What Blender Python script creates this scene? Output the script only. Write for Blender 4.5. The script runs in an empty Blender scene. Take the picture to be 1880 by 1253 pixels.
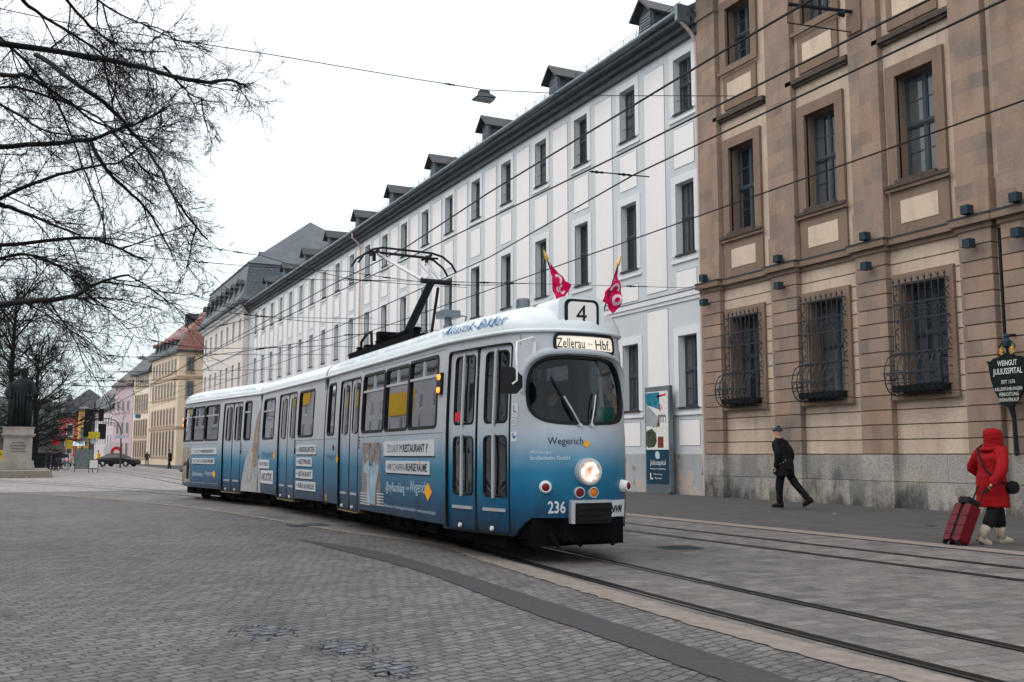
import bpy, bmesh, math, random
from mathutils import Vector, Matrix, geometry, noise as mnoise
random.seed(7)
R=math.radians
sc=bpy.context.scene
# ------------------------------------------------------------------ camera, sky, sun, exposure
cam=bpy.data.objects.new('camera',bpy.data.cameras.new('camera')); sc.collection.objects.link(cam)
cam.location=(0,0,1.32); cam.rotation_euler=(R(90+6.507),0,R(-26.066))
cam.data.sensor_width=36; cam.data.lens=35.0; cam.data.clip_start=.05; cam.data.clip_end=3000
sc.camera=cam
w=bpy.data.worlds.new('World'); sc.world=w; w.use_nodes=True
nt=w.node_tree; nt.nodes.clear()
out=nt.nodes.new('ShaderNodeOutputWorld'); bg=nt.nodes.new('ShaderNodeBackground'); bg2=nt.nodes.new('ShaderNodeBackground')
sky=nt.nodes.new('ShaderNodeTexSky'); sky.sky_type='NISHITA'; sky.sun_disc=False; sky.sun_elevation=R(50); sky.sun_rotation=R(-60); sky.air_density=1.0; sky.dust_density=4
nt.links.new(sky.outputs[0],bg.inputs[0]); bg.inputs[1].default_value=.05
tc=nt.nodes.new('ShaderNodeTexCoord'); sp=nt.nodes.new('ShaderNodeSeparateXYZ'); rp=nt.nodes.new('ShaderNodeValToRGB'); nz=nt.nodes.new('ShaderNodeTexNoise')
nz.inputs['Scale'].default_value=1.6; nz.inputs['Detail'].default_value=5
mth=nt.nodes.new('ShaderNodeMath'); mth.operation='MULTIPLY_ADD'; mth.inputs[1].default_value=.10
nt.links.new(tc.outputs['Generated'],sp.inputs[0]); nt.links.new(tc.outputs['Generated'],nz.inputs[0])
nt.links.new(nz.outputs[0],mth.inputs[0]); nt.links.new(sp.outputs[2],mth.inputs[2]); nt.links.new(mth.outputs[0],rp.inputs[0])
el=rp.color_ramp.elements
el[0].position=.04; el[0].color=(.58,.72,.78,1); el[1].position=.55; el[1].color=(1.0,1.0,.99,1)
e=rp.color_ramp.elements.new(.24); e.color=(.88,.96,.985,1)
nt.links.new(rp.outputs[0],bg2.inputs[0]); bg2.inputs[1].default_value=1.0
add=nt.nodes.new('ShaderNodeAddShader'); nt.links.new(bg.outputs[0],add.inputs[0]); nt.links.new(bg2.outputs[0],add.inputs[1]); nt.links.new(add.outputs[0],out.inputs[0])
sd=bpy.data.lights.new('sun','SUN'); sd.energy=.5; sd.angle=R(30); sd.color=(1,.97,.93)
sun=bpy.data.objects.new('sun',sd); sc.collection.objects.link(sun); sun.rotation_euler=(R(40),0,R(-60))
sc.view_settings.view_transform='Standard'; sc.view_settings.look='None'; sc.view_settings.gamma=1; sc.view_settings.exposure=0.15
C=sc.collection
# ------------------------------------------------------------------ materials
MATS={}
def lin(c): return tuple(((v/255)/12.92 if v/255<=.04045 else ((v/255+.055)/1.055)**2.4) for v in c)
class N:
    def __init__(s,name):
        s.m=bpy.data.materials.new(name); s.m.use_nodes=True; s.t=s.m.node_tree; s.b=s.t.nodes['Principled BSDF']; s.o=s.t.nodes['Material Output']
        s.tc=s.t.nodes.new('ShaderNodeTexCoord'); MATS[name]=s.m
    def n(s,k,**kw):
        x=s.t.nodes.new(k)
        for a,v in kw.items(): setattr(x,a,v)
        return x
    def l(s,a,b): s.t.links.new(a,b)
    def noise(s,sc,det=4,vec=None,rough=.55):
        x=s.n('ShaderNodeTexNoise'); x.inputs['Scale'].default_value=sc; x.inputs['Detail'].default_value=det; x.inputs['Roughness'].default_value=rough
        s.l(vec or s.tc.outputs['Object'],x.inputs['Vector']); return x
    def ramp(s,src,stops):
        x=s.n('ShaderNodeValToRGB'); s.l(src,x.inputs[0]); e=x.color_ramp.elements
        e[0].position=stops[0][0]; e[0].color=(*stops[0][1],1); e[1].position=stops[-1][0]; e[1].color=(*stops[-1][1],1)
        for p,c in stops[1:-1]: q=e.new(p); q.color=(*c,1)
        return x
    def mix(s,f,a,b,mode='MIX'):
        x=s.n('ShaderNodeMix',data_type='RGBA',blend_type=mode)
        for i,v in ((0,f),(6,a),(7,b)):
            if hasattr(v,'is_output'): s.l(v,x.inputs[i])
            else: x.inputs[i].default_value=v if i==0 else (*v[:3],1)
        return x.outputs[2]
    def map(s,scale=(1,1,1),rot=(0,0,0),src=None):
        x=s.n('ShaderNodeMapping'); x.inputs['Scale'].default_value=scale; x.inputs['Rotation'].default_value=rot; s.l(src or s.tc.outputs['Object'],x.inputs[0]); return x.outputs[0]
    def bump(s,src,strength=.3,dist=.01):
        x=s.n('ShaderNodeBump'); x.inputs['Strength'].default_value=strength; x.inputs['Distance'].default_value=dist; s.l(src,x.inputs['Height']); s.l(x.outputs[0],s.b.inputs['Normal'])
    def col(s,v):
        if hasattr(v,'is_output'): s.l(v,s.b.inputs['Base Color'])
        else: s.b.inputs['Base Color'].default_value=(*v,1)
    def rough(s,v): s.b.inputs['Roughness'].default_value=v
def mulf(c,k): return tuple(min(1,x*k) for x in c)
def simple(name,c,rough=.7,var=.18,scale=3.,metal=0,bump=0,bscale=40,spec=.18,coat=0):
    m=N(name); n=m.noise(scale,5); r=m.ramp(n.outputs[0],[(.3,mulf(c,1-var)),(.7,mulf(c,1+var))]); m.col(r.outputs[0]); m.rough(rough)
    m.b.inputs['Metallic'].default_value=metal; m.b.inputs['Specular IOR Level'].default_value=spec; m.b.inputs['Coat Weight'].default_value=coat
    if bump: m.bump(m.noise(bscale,3).outputs[0],bump)
    return m.m
def emis(name,c,st,base=(.8,.8,.8)):
    m=N(name); m.col(base); m.b.inputs['Emission Color'].default_value=(*c,1); m.b.inputs['Emission Strength'].default_value=st; m.rough(.4); return m.m
def stucco(name,c,dirt=.25,ds=.5,vert=True):
    m=N(name); a=m.noise(ds,6,m.map((1,1,.35)) ); b=m.noise(9,4)
    r=m.ramp(a.outputs[0],[(.28,mulf(c,1-dirt)),(.5,c),(.75,mulf(c,1.04))]); r2=m.ramp(b.outputs[0],[(.3,(.965,.965,.965)),(.7,(1.01,1.01,1.01))])
    m.col(m.mix(1.,r.outputs[0],r2.outputs[0],'MULTIPLY')); m.rough(.9); m.b.inputs['Specular IOR Level'].default_value=.2; m.bump(m.noise(60,3).outputs[0],.12,.003); return m
def stone(name,c1,c2,c3,bw=.9,bh=.37,mort=.3,dirt=.3,zo=0.):
    # ashlar: block to block colour changes; facade runs along world Y
    m=N(name); mp=m.n('ShaderNodeSeparateXYZ'); m.l(m.tc.outputs['Object'],mp.inputs[0])
    ad=m.n('ShaderNodeMath',operation='ADD'); m.l(mp.outputs[0],ad.inputs[0]); m.l(mp.outputs[1],ad.inputs[1])
    sb=m.n('ShaderNodeMath',operation='SUBTRACT'); m.l(mp.outputs[2],sb.inputs[0]); sb.inputs[1].default_value=zo
    cb=m.n('ShaderNodeCombineXYZ'); m.l(ad.outputs[0],cb.inputs[0]); m.l(sb.outputs[0],cb.inputs[1])
    br=m.n('ShaderNodeTexBrick'); m.l(cb.outputs[0],br.inputs[0]); br.inputs['Scale'].default_value=1; br.inputs['Brick Width'].default_value=bw; br.inputs['Row Height'].default_value=bh
    br.inputs['Mortar Size'].default_value=.006; br.inputs['Mortar Smooth'].default_value=.2; br.inputs['Color1'].default_value=(*c1,1); br.inputs['Color2'].default_value=(*c2,1); br.inputs['Mortar'].default_value=(*mulf(c1,1-mort),1); br.inputs['Bias'].default_value=0
    n1=m.noise(1.1,6); f=m.ramp(n1.outputs[0],[(.42,(0,0,0)),(.68,(.75,.75,.75))]); k=m.mix(f.outputs[0],br.outputs[0],c3)
    n2=m.noise(14,6,m.map((1,1,2.2))); g=m.ramp(n2.outputs[0],[(.3,(1-dirt,)*3),(.62,(1.06,1.06,1.06))]); k=m.mix(1.,k,g.outputs[0],'MULTIPLY')
    n3=m.noise(2.2,5,m.map((1,1,.3))); g3=m.ramp(n3.outputs[0],[(.3,(.78,.76,.75)),(.55,(1,1,1))]); k=m.mix(.8,k,g3.outputs[0],'MULTIPLY')
    m.col(k); m.rough(.92); m.b.inputs['Specular IOR Level'].default_value=.2; m.bump(n2.outputs[0],.35,.008); return m
# stone colours of the town palace
PINK=lin((161,139,122)); BRN=lin((143,122,107)); CREAM=lin((208,189,169))
stone('pilaster_stone',PINK,mulf(lin((146,134,126)),.76),mulf(lin((166,138,118)),1.0),.75,.367,.25,.12,1.32)
stone('wall_stone',CREAM,mulf(CREAM,.84),mulf(lin((190,168,152)),1),.95,.367,.25,.12,1.32)
stone('trim_stone',mulf(BRN,.88),mulf(BRN,.82),mulf(BRN,.95),1.4,2.,.1,.12)
stone('panel_stone',mulf(CREAM,1.05),mulf(CREAM,1.02),CREAM,5,5,.1,.08)
def plinth():
    m=stone('plinth_stone',lin((172,167,160)),lin((136,135,134)),lin((192,182,168)),1.25,.66,.6,.35,0)
    # black soot and rising damp in the plinth: irregular stains
    k=m.b.inputs['Base Color'].links[0].from_socket; s=m.noise(1.6,8,m.map((1,1,.5)),.7); sep=m.n('ShaderNodeSeparateXYZ'); m.l(m.tc.outputs['Object'],sep.inputs[0])
    a=m.n('ShaderNodeMath',operation='MULTIPLY_ADD'); m.l(sep.outputs[2],a.inputs[0]); a.inputs[1].default_value=.22; m.l(s.outputs[0],a.inputs[2])
    f=m.ramp(a.outputs[0],[(.46,(.8,.8,.8)),(.63,(0,0,0))]); m.col(m.mix(f.outputs[0],k,lin((62,60,60)))); return m
plinth()
WB=lin((240,237,236)); WG=lin((202,207,211))
stucco('cream_render',mulf(WB,.98),.07); stucco('grey_render',mulf(WG,1.0),.10); stucco('surround_render',lin((222,225,228)),.08)
def wplinth():
    m=stucco('flaking_render',lin((168,172,176)),.25,1.); k=m.b.inputs['Base Color'].links[0].from_socket
    s=m.noise(1.5,9,None,.65); f=m.ramp(s.outputs[0],[(.52,(0,0,0)),(.56,(1,1,1))]); k=m.mix(f.outputs[0],k,lin((188,172,162)))
    s2=m.noise(2.3,9,None,.7); f2=m.ramp(s2.outputs[0],[(.58,(0,0,0)),(.66,(.8,.8,.8))]); m.col(m.mix(f2.outputs[0],k,lin((84,80,80))))
wplinth()
simple('window_paint',lin((64,74,81)),.5,.1); simple('dark_metal',(.012,.014,.017),.5,.2); simple('iron',lin((48,55,62)),.5,.25,8); simple('black_rubber',(.008,.009,.011),.45,.1)
simple('slate_trim',lin((78,86,93)),.6,.2,2); simple('gutter_zinc',lin((118,128,134)),.4,.15,2,.6); simple('cream_pipe',lin((200,180,170)),.6,.1)
simple('flashing',lin((52,58,64)),.5,.15); simple('sill_dark',lin((70,62,60)),.8,.2); simple('hood_stone',lin((84,74,68)),.9,.25,5)
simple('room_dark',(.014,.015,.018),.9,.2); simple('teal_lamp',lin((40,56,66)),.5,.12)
def slate(name,c,s=5.):
    m=N(name); v=m.map((1,1,1)); br=m.n('ShaderNodeTexBrick'); sp=m.n('ShaderNodeSeparateXYZ'); m.l(v,sp.inputs[0]); cb=m.n('ShaderNodeCombineXYZ')
    a=m.n('ShaderNodeMath',operation='ADD'); m.l(sp.outputs[0],a.inputs[0]); m.l(sp.outputs[1],a.inputs[1]); m.l(a.outputs[0],cb.inputs[0]); m.l(sp.outputs[2],cb.inputs[1])
    m.l(cb.outputs[0],br.inputs[0]); br.inputs['Scale'].default_value=1; br.inputs['Brick Width'].default_value=.45; br.inputs['Row Height'].default_value=.32; br.inputs['Mortar Size'].default_value=.03
    br.inputs['Color1'].default_value=(*c,1); br.inputs['Color2'].default_value=(*mulf(c,.75),1); br.inputs['Mortar'].default_value=(*mulf(c,.45),1)
    n=m.noise(.6,5); r=m.ramp(n.outputs[0],[(.3,(.75,.75,.75)),(.7,(1.15,1.15,1.15))]); m.col(m.mix(1.,br.outputs[0],r.outputs[0],'MULTIPLY')); m.rough(.55); return m.m
slate('slate',lin((92,102,110))); slate('slate_dark',lin((66,70,74))); slate('red_tile',lin((146,92,80))); slate('brown_tile',lin((104,88,84)))  # red tile muted in colour to suggest haze over the far roofs
def glass(name,c=(.02,.024,.03),rough=.05):
    m=N(name); oi=m.n('ShaderNodeObjectInfo'); r=m.ramp(oi.outputs['Random'],[(0.,mulf(c,.5)),(.7,c),(1.,mulf(c,2.6))]); sp=m.n('ShaderNodeSeparateXYZ'); m.l(m.tc.outputs['Object'],sp.inputs[0]); ab=m.n('ShaderNodeMath',operation='ABSOLUTE'); m.l(sp.outputs[1],ab.inputs[0])
    th=m.n('ShaderNodeMath',operation='MULTIPLY_ADD'); th.inputs[1].default_value=-.45; th.inputs[2].default_value=.52; m.l(oi.outputs['Random'],th.inputs[0]); gt=m.n('ShaderNodeMath',operation='GREATER_THAN'); m.l(ab.outputs[0],gt.inputs[0]); m.l(th.outputs[0],gt.inputs[1])
    wv=m.n('ShaderNodeTexWave'); wv.bands_direction='Y'; wv.inputs['Scale'].default_value=9; wv.inputs['Distortion'].default_value=2; m.l(m.tc.outputs['Object'],wv.inputs[0]); cw=m.ramp(wv.outputs[0],[(0.,(.05,.052,.056)),(1.,(.13,.135,.14))])
    m.col(m.mix(gt.outputs[0],r.outputs[0],cw.outputs[0])); m.rough(rough); m.b.inputs['Specular IOR Level'].default_value=.6
    m.bump(m.noise(1.3,2).outputs[0],.12,.02); return m.m
glass('pane_glass'); glass('far_glass',(.05,.055,.065),.2)
def see(name,tint,gl=.12):
    m=N(name); tr=m.n('ShaderNodeBsdfTransparent'); tr.inputs[0].default_value=(*tint,1); g=m.n('ShaderNodeBsdfGlossy'); g.inputs['Roughness'].default_value=.02; g.inputs[0].default_value=(.9,.95,1,1)
    fr=m.n('ShaderNodeLayerWeight'); fr.inputs[0].default_value=.5; mx=m.n('ShaderNodeMixShader'); pw=m.n('ShaderNodeMath',operation='POWER'); pw.inputs[1].default_value=2.6; m.l(fr.outputs['Facing'],pw.inputs[0])
    a=m.n('ShaderNodeMath',operation='MULTIPLY_ADD'); a.inputs[1].default_value=.9; a.inputs[2].default_value=gl; m.l(pw.outputs[0],a.inputs[0])
    m.l(a.outputs[0],mx.inputs[0]); m.l(tr.outputs[0],mx.inputs[1]); m.l(g.outputs[0],mx.inputs[2]); m.l(mx.outputs[0],m.o.inputs[0]); return m.m
see('tram_glass',(.16,.18,.20),.13); see('door_glass',(.10,.11,.12),.02); see('screen_glass',(.5,.55,.58),.025)
def livery():
    m=N('livery_paint'); sp=m.n('ShaderNodeSeparateXYZ'); m.l(m.tc.outputs['Object'],sp.inputs[0]); d=m.n('ShaderNodeMath',operation='MULTIPLY'); d.inputs[1].default_value=1/3.2; m.l(sp.outputs[2],d.inputs[0])
    n=m.noise(1.2,4); a=m.n('ShaderNodeMath',operation='MULTIPLY_ADD'); a.inputs[1].default_value=.02; m.l(n.outputs[0],a.inputs[0]); m.l(d.outputs[0],a.inputs[2])
    r=m.ramp(a.outputs[0],[(.10,lin((0,46,78))),(.20,lin((0,70,106))),(.29,lin((0,96,132))),(.36,lin((26,114,148))),(.415,lin((98,144,172))),(.47,lin((152,170,186))),(.53,lin((178,184,192))),(.95,lin((188,192,198)))])
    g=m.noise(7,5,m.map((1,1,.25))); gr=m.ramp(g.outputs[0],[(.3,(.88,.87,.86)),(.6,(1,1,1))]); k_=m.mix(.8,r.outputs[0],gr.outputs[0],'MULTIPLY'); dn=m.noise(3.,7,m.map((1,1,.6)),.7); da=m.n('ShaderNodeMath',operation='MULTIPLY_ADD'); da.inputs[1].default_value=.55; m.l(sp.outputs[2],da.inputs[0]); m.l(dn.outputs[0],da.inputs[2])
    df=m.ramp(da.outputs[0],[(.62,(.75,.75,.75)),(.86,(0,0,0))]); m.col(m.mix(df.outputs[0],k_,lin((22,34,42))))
    m.rough(.4); m.b.inputs['Specular IOR Level'].default_value=.35; m.b.inputs['Coat Weight'].default_value=.15; m.b.inputs['Coat Roughness'].default_value=.12; m.bump(m.noise(1.5,2).outputs[0],.15,.01)
livery()
simple('roof_paint',lin((222,230,234)),.28,.05,2,coat=.4,spec=.5); simple('tram_lining',(.03,.03,.033),.8); simple('under_black',(.004,.004,.005),.95,.3,6,spec=.08)
simple('silver_trim',lin((196,200,204)),.3,.08,4,.5); simple('sign_white',lin((204,208,212)),.5,.04); simple('print_dark',lin((40,48,58)),.6,.05); simple('print_pale',lin((186,206,220)),.5,.05); simple('print_blue',lin((52,116,160)),.5,.05); simple('print_faint',lin((178,200,212)),.5,.03)
simple('recess_grey',lin((150,154,158)),.8,.1); simple('print_grey',lin((110,118,126)),.5,.05); simple('orange_paint',lin((242,168,44)),.5,.05); simple('black_paint',(.01,.011,.013),.4,.1)
simple('steel_rail',lin((118,112,108)),.28,.2,8,.9); simple('groove',(.006,.006,.007),.7,.1)
emis('lamp_warm',lin((255,214,170)),2.2,(.9,.9,.85)); emis('lamp_orange',(1,.20,.02),2.6,(.9,.3,.05)); emis('dest_panel',lin((238,224,206)),.5,lin((226,214,198))); emis('number_panel',lin((214,214,210)),.15,lin((216,216,212)))
simple('lens_red',lin((110,20,26)),.15,.1); simple('lens_orange',lin((214,112,20)),.15,.1); simple('white_housing',lin((226,226,226)),.35,.04)
simple('flag_red',lin((208,6,82)),.6,.12,9); simple('flag_white',lin((228,200,214)),.6,.05); simple('gold',lin((222,172,80)),.35,.1,5,.4)
simple('bark',lin((30,27,26)),.9,.3,10,bump=.4); simple('twig_bark',lin((20,19,21)),.9,.2)
simple('bronze',lin((26,33,36)),.55,.35,3,.3); stone('statue_stone',lin((178,171,163)),lin((170,162,154)),lin((152,145,138)),2,1.,.2,.2)
simple('asphalt',lin((100,98,98)),.9,.2,30,bump=.5,bscale=200)
skin=simple('skin',lin((206,150,126)),.55,.08)
simple('banner_yellow',lin((250,190,20)),.6,.1,.4)
for nm,c in dict(cloth_black=(17,18,22),cloth_navy=(26,30,42),jeans=(38,56,84),coat_red=(142,6,16),coat_yellow=(226,168,30),coat_grey=(64,62,64),beanie=(40,54,64),boot_beige=(176,162,148),leather=(24,22,24),case_red=(92,8,20),coat_dark=(34,32,36),beard=(70,50,40),green_paper=(40,150,120),board_white=(220,220,216),paint_yellow=(206,182,60),paint_redd=(196,36,50),street_metal=(70,74,76),dark_green=(12,26,24),cardboard=(180,150,110)).items(): simple(nm,lin(c),.75 if 'case' not in nm else .35,.14,12,bump=.15,bscale=25)
def cobble(name,c,bw,bh,rot,mort,warp=.03,msize=.012,big=.25):
    m=N(name); v=m.map((1,1,1),(0,0,R(rot))); wn=m.noise(1.2,2,v); wn2=m.noise(9,2,v)
    a=m.n('ShaderNodeVectorMath',operation='MULTIPLY_ADD'); m.l(wn.outputs['Color'],a.inputs[0]); a.inputs[1].default_value=(.22,.22,0); m.l(v,a.inputs[2])
    a2=m.n('ShaderNodeVectorMath',operation='MULTIPLY_ADD'); m.l(wn2.outputs['Color'],a2.inputs[0]); a2.inputs[1].default_value=(warp,warp,0); m.l(a.outputs[0],a2.inputs[2])
    br=m.n('ShaderNodeTexBrick'); m.l(a2.outputs[0],br.inputs[0]); br.inputs['Scale'].default_value=1; br.inputs['Brick Width'].default_value=bw; br.inputs['Row Height'].default_value=bh; br.inputs['Mortar Size'].default_value=msize; br.inputs['Mortar Smooth'].default_value=.55
    br.inputs['Color1'].default_value=(*mulf(c,1.2),1); br.inputs['Color2'].default_value=(*mulf(c,.78),1); br.inputs['Mortar'].default_value=(*mulf(c,mort),1)
    n=m.noise(.35,5); r=m.ramp(n.outputs[0],[(.3,(1-big,1-big,1-big*.9)),(.7,(1.12,1.1,1.08))]); k=m.mix(1.,br.outputs[0],r.outputs[0],'MULTIPLY')
    n2=m.noise(40,4); r2=m.ramp(n2.outputs[0],[(.3,(.80,.80,.80)),(.7,(1.14,1.14,1.13))]); n5=m.noise(7,3); r5=m.ramp(n5.outputs[0],[(.35,(.84,.84,.86)),(.6,(1.06,1.05,1.04))]); k=m.mix(1.,k,r5.outputs[0],'MULTIPLY'); n6=m.noise(.9,6,None,.7); r6=m.ramp(n6.outputs[0],[(.33,(.70,.70,.72)),(.45,(1,1,1))]); k=m.mix(.8,k,r6.outputs[0],'MULTIPLY'); k=m.mix(1.,k,r2.outputs[0],'MULTIPLY')
    n3=m.noise(2.5,4); r3=m.ramp(n3.outputs[0],[(.35,(.88,.88,.9)),(.65,(1.05,1.04,1.02))]); m.col(m.mix(1.,k,r3.outputs[0],'MULTIPLY'))
    m.rough(.8); m.b.inputs['Specular IOR Level'].default_value=.25; iv=m.n('ShaderNodeMath',operation='SUBTRACT'); iv.inputs[0].default_value=1; m.l(br.outputs['Fac'],iv.inputs[1]); sm=m.n('ShaderNodeMath',operation='MULTIPLY_ADD'); m.l(n2.outputs[0],sm.inputs[0]); sm.inputs[1].default_value=.3; m.l(iv.outputs[0],sm.inputs[2]); m.bump(sm.outputs[0],.55,.012); return m
GC=lin((116,115,115))
cobble('cobblestones',GC,.15,.095,-20,.40,.06,.011)
cobble('track_paving',lin((120,118,116)),.32,.2,4,.62,.02,.008,.2)
cobble('road_paving',lin((158,155,153)),.16,.16,3,.75,.02,.006,.12)
simple('kerb_stone',lin((136,127,120)),.85,.2,7,bump=.3); simple('pavement_asphalt',lin((85,84,84)),.9,.16,1.6,bump=.5,bscale=160); simple('strip_asphalt',lin((76,75,78)),.9,.12,14,bump=.5,bscale=220)
cobble('tar_patch',lin((114,119,127)),.15,.095,-20,.25,.05,.016); simple('tar_joint',lin((52,56,66)),.6,.2)
# ------------------------------------------------------------------ object helpers
def tag(o,label=None,cat=None,group=None,kind=None):
    if label: o['label']=label
    if cat: o['category']=cat
    if group: o['group']=group
    if kind: o['kind']=kind
    return o
def empty(name,loc,label=None,cat=None,group=None,rz=0):
    o=bpy.data.objects.new(name,None); C.objects.link(o); o.location=loc; o.rotation_euler=(0,0,rz); o.empty_display_size=.2; return tag(o,label,cat,group)
class MB:
    def __init__(s): s.v=[];s.f=[];s.m=[]
    def add(s,v,f,mi=0):
        k=len(s.v); s.v+=[tuple(x) for x in v]; s.f+=[tuple(i+k for i in q) for q in f]; s.m+=[mi]*len(f)
    def box(s,x0,x1,y0,y1,z0,z1,mi=0,M=None):
        v=[(x,y,z) for x in (x0,x1) for y in (y0,y1) for z in (z0,z1)]
        if M is not None: v=[M@Vector(q) for q in v]
        s.add(v,[(0,1,3,2),(4,6,7,5),(0,4,5,1),(2,3,7,6),(0,2,6,4),(1,5,7,3)],mi)
    def quad(s,*p,mi=0): s.add(p,[tuple(range(len(p)))],mi)
    def tube(s,p,r,n=6,mi=0,cap=True):
        p=[Vector(q) for q in p]; rr=r if isinstance(r,(list,tuple)) else [r]*len(p); vs=[];prev=None
        for i,q in enumerate(p):
            t=(p[min(i+1,len(p)-1)]-p[max(i-1,0)])
            if t.length<1e-9: t=Vector((0,0,1))
            t.normalize()
            if prev is None:
                a=Vector((0,0,1)) if abs(t.z)<.9 else Vector((1,0,0)); x=t.cross(a).normalized()
            else:
                x=prev-t*prev.dot(t)
                if x.length<1e-6: x=t.orthogonal()
                x.normalize()
            prev=x; y=t.cross(x)
            for k in range(n):
                an=2*math.pi*k/n; vs.append(q+x*math.cos(an)*rr[i]+y*math.sin(an)*rr[i])
        fs=[]
        for i in range(len(p)-1):
            for k in range(n): fs.append((i*n+k,i*n+(k+1)%n,(i+1)*n+(k+1)%n,(i+1)*n+k))
        if cap: fs+= [tuple(range(n))[::-1], tuple((len(p)-1)*n+k for k in range(n))]
        s.add(vs,fs,mi)
    def lathe(s,c,ax,prof,n=20,mi=0):
        ax=Vector(ax).normalized(); a=ax.orthogonal().normalized(); b=ax.cross(a); c=Vector(c); vs=[]
        for r,h in prof:
            for k in range(n):
                an=2*math.pi*k/n; vs.append(c+ax*h+a*math.cos(an)*r+b*math.sin(an)*r)
        fs=[(i*n+k,i*n+(k+1)%n,(i+1)*n+(k+1)%n,(i+1)*n+k) for i in range(len(prof)-1) for k in range(n)]
        fs+=[tuple(range(n))[::-1],tuple((len(prof)-1)*n+k for k in range(n))]
        s.add(vs,fs,mi)
    def prism(s,poly,d,mi=0):
        d=Vector(d); n=len(poly); a=[Vector(q) for q in poly]; s.add(a+[q+d for q in a],[tuple(range(n))[::-1],tuple(range(n,2*n))]+[(i,(i+1)%n,n+(i+1)%n,n+i) for i in range(n)],mi)
    def build(s,name,mats,parent=None,smooth=False,loc=None,world=True,fixn=True):
        me=bpy.data.meshes.new(name); me.from_pydata(s.v,[],s.f); 
        for m in (mats if isinstance(mats,(list,tuple)) else [mats]): me.materials.append(MATS[m])
        me.polygons.foreach_set('material_index',s.m)
        if smooth: me.polygons.foreach_set('use_smooth',[True]*len(s.f))
        me.update()
        if fixn and len(s.f)<60000:
            b=bmesh.new(); b.from_mesh(me); bmesh.ops.recalc_face_normals(b,faces=b.faces); b.to_mesh(me); b.free()
        o=bpy.data.objects.new(name,me); C.objects.link(o)
        if parent:
            o.parent=parent
            if world:
                q=parent; off=Vector((0,0,0))
                while q: off+=q.location; q=q.parent
                o.location=-off
        if loc: o.location=loc
        return o
def smooth_angle(o,a=35):
    me=o.data; me.polygons.foreach_set('use_smooth',[True]*len(me.polygons))
    b=bmesh.new(); b.from_mesh(me)
    for e in b.edges:
        if len(e.link_faces)==2 and e.calc_face_angle(0)>R(a): e.smooth=False
    b.to_mesh(me); b.free(); return o
def copy_tree(o,parent=None):
    c=o.copy(); C.objects.link(c); c.parent=parent
    for ch in list(o.children): copy_tree(ch,c)
    return c
_tc={}
def text2d(t,bold=0.,res=2,shear=0.):
    """text as a flat mesh, its letters scaled to the unit square"""
    k=(t,bold,shear)
    if k in _tc: return _tc[k]
    cu=bpy.data.curves.new('t','FONT'); cu.body=t; cu.offset=bold; cu.resolution_u=res; cu.shear=shear
    o=bpy.data.objects.new('t',cu); C.objects.link(o); bpy.context.view_layer.update()
    me=bpy.data.meshes.new_from_object(o.evaluated_get(bpy.context.evaluated_depsgraph_get()))
    v=[(p.co.x,p.co.y) for p in me.vertices]; f=[tuple(p.vertices) for p in me.polygons]
    bpy.data.objects.remove(o); bpy.data.curves.remove(cu); bpy.data.meshes.remove(me)
    x0=min(p[0] for p in v);x1=max(p[0] for p in v);y0=min(p[1] for p in v);y1=max(p[1] for p in v)
    v=[((p[0]-x0)/(x1-x0),(p[1]-y0)/(y1-y0)) for p in v]; _tc[k]=(v,f); return v,f
def text_map(mb,t,fn,bold=0.,mi=0,shear=0.):
    v,f=text2d(t,bold,shear=shear); mb.add([fn(a,b) for a,b in v],f,mi)
# ------------------------------------------------------------------ setting: ground, road, pavement
def sheet(name,polys,mat,z,kind='structure',sub=None):
    m=MB()
    for p in polys: m.add([(x,y,z) for x,y in p],[tuple(range(len(p)))])
    o=m.build(name,mat,fixn=False); return tag(o,kind=kind)
def strip(name,a,b,mat,z):
    m=MB(); v=[];n=len(a)
    for p in a: v.append((*p,z))
    for p in b: v.append((*p,z))
    m.add(v,[(i,i+1,n+i+1,n+i) for i in range(n-1)]); return tag(m.build(name,mat,fixn=True),kind='structure')
def lerp(pts,s):
    for (n0,s0),(n1,s1) in zip(pts,pts[1:]):
        if s0<=s<=s1: 
            t=(s-s0)/(s1-s0); return n0+(n1-n0)*t
    return pts[0][0] if s<pts[0][1] else pts[-1][0]
def cr(pts,s):
    for i in range(len(pts)-1):
        if pts[i][1]<=s<=pts[i+1][1]:
            p0=pts[max(i-1,0)];p1=pts[i];p2=pts[i+1];p3=pts[min(i+2,len(pts)-1)]; t=(s-p1[1])/(p2[1]-p1[1])
            m1=(p2[0]-p0[0])/(p2[1]-p0[1])*(p2[1]-p1[1]) if p2[1]>p0[1] else 0; m2=(p3[0]-p1[0])/(p3[1]-p1[1])*(p2[1]-p1[1]) if p3[1]>p1[1] else 0
            return (2*t**3-3*t*t+1)*p1[0]+(t**3-2*t*t+t)*m1+(-2*t**3+3*t*t)*p2[0]+(t**3-t*t)*m2
    return pts[0][0] if s<pts[0][1] else pts[-1][0]
TC=[(5.25,-6),(5.62,4),(5.78,7),(6.02,10),(6.3,13.5),(6.45,17),(6.5,22),(6.3,27),(5.6,32),(4.6,37),(2.9,44),(0.2,53),(-3.5,63),(-8,74)]
TC2=[(9.9,-6),(10.0,8),(10.0,15),(10.0,25),(9.9,40),(9.3,70),(9.5,110),(11,160),(13,210)]
TC3=[(6.3,24),(6.55,30),(6.8,40),(7.0,60),(6.7,90),(7.6,130),(9.5,170),(11,210)]
sheet('ground',[[(-900,-300),(900,-300),(900,1500),(-900,1500)]],'cobblestones',0)
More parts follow.
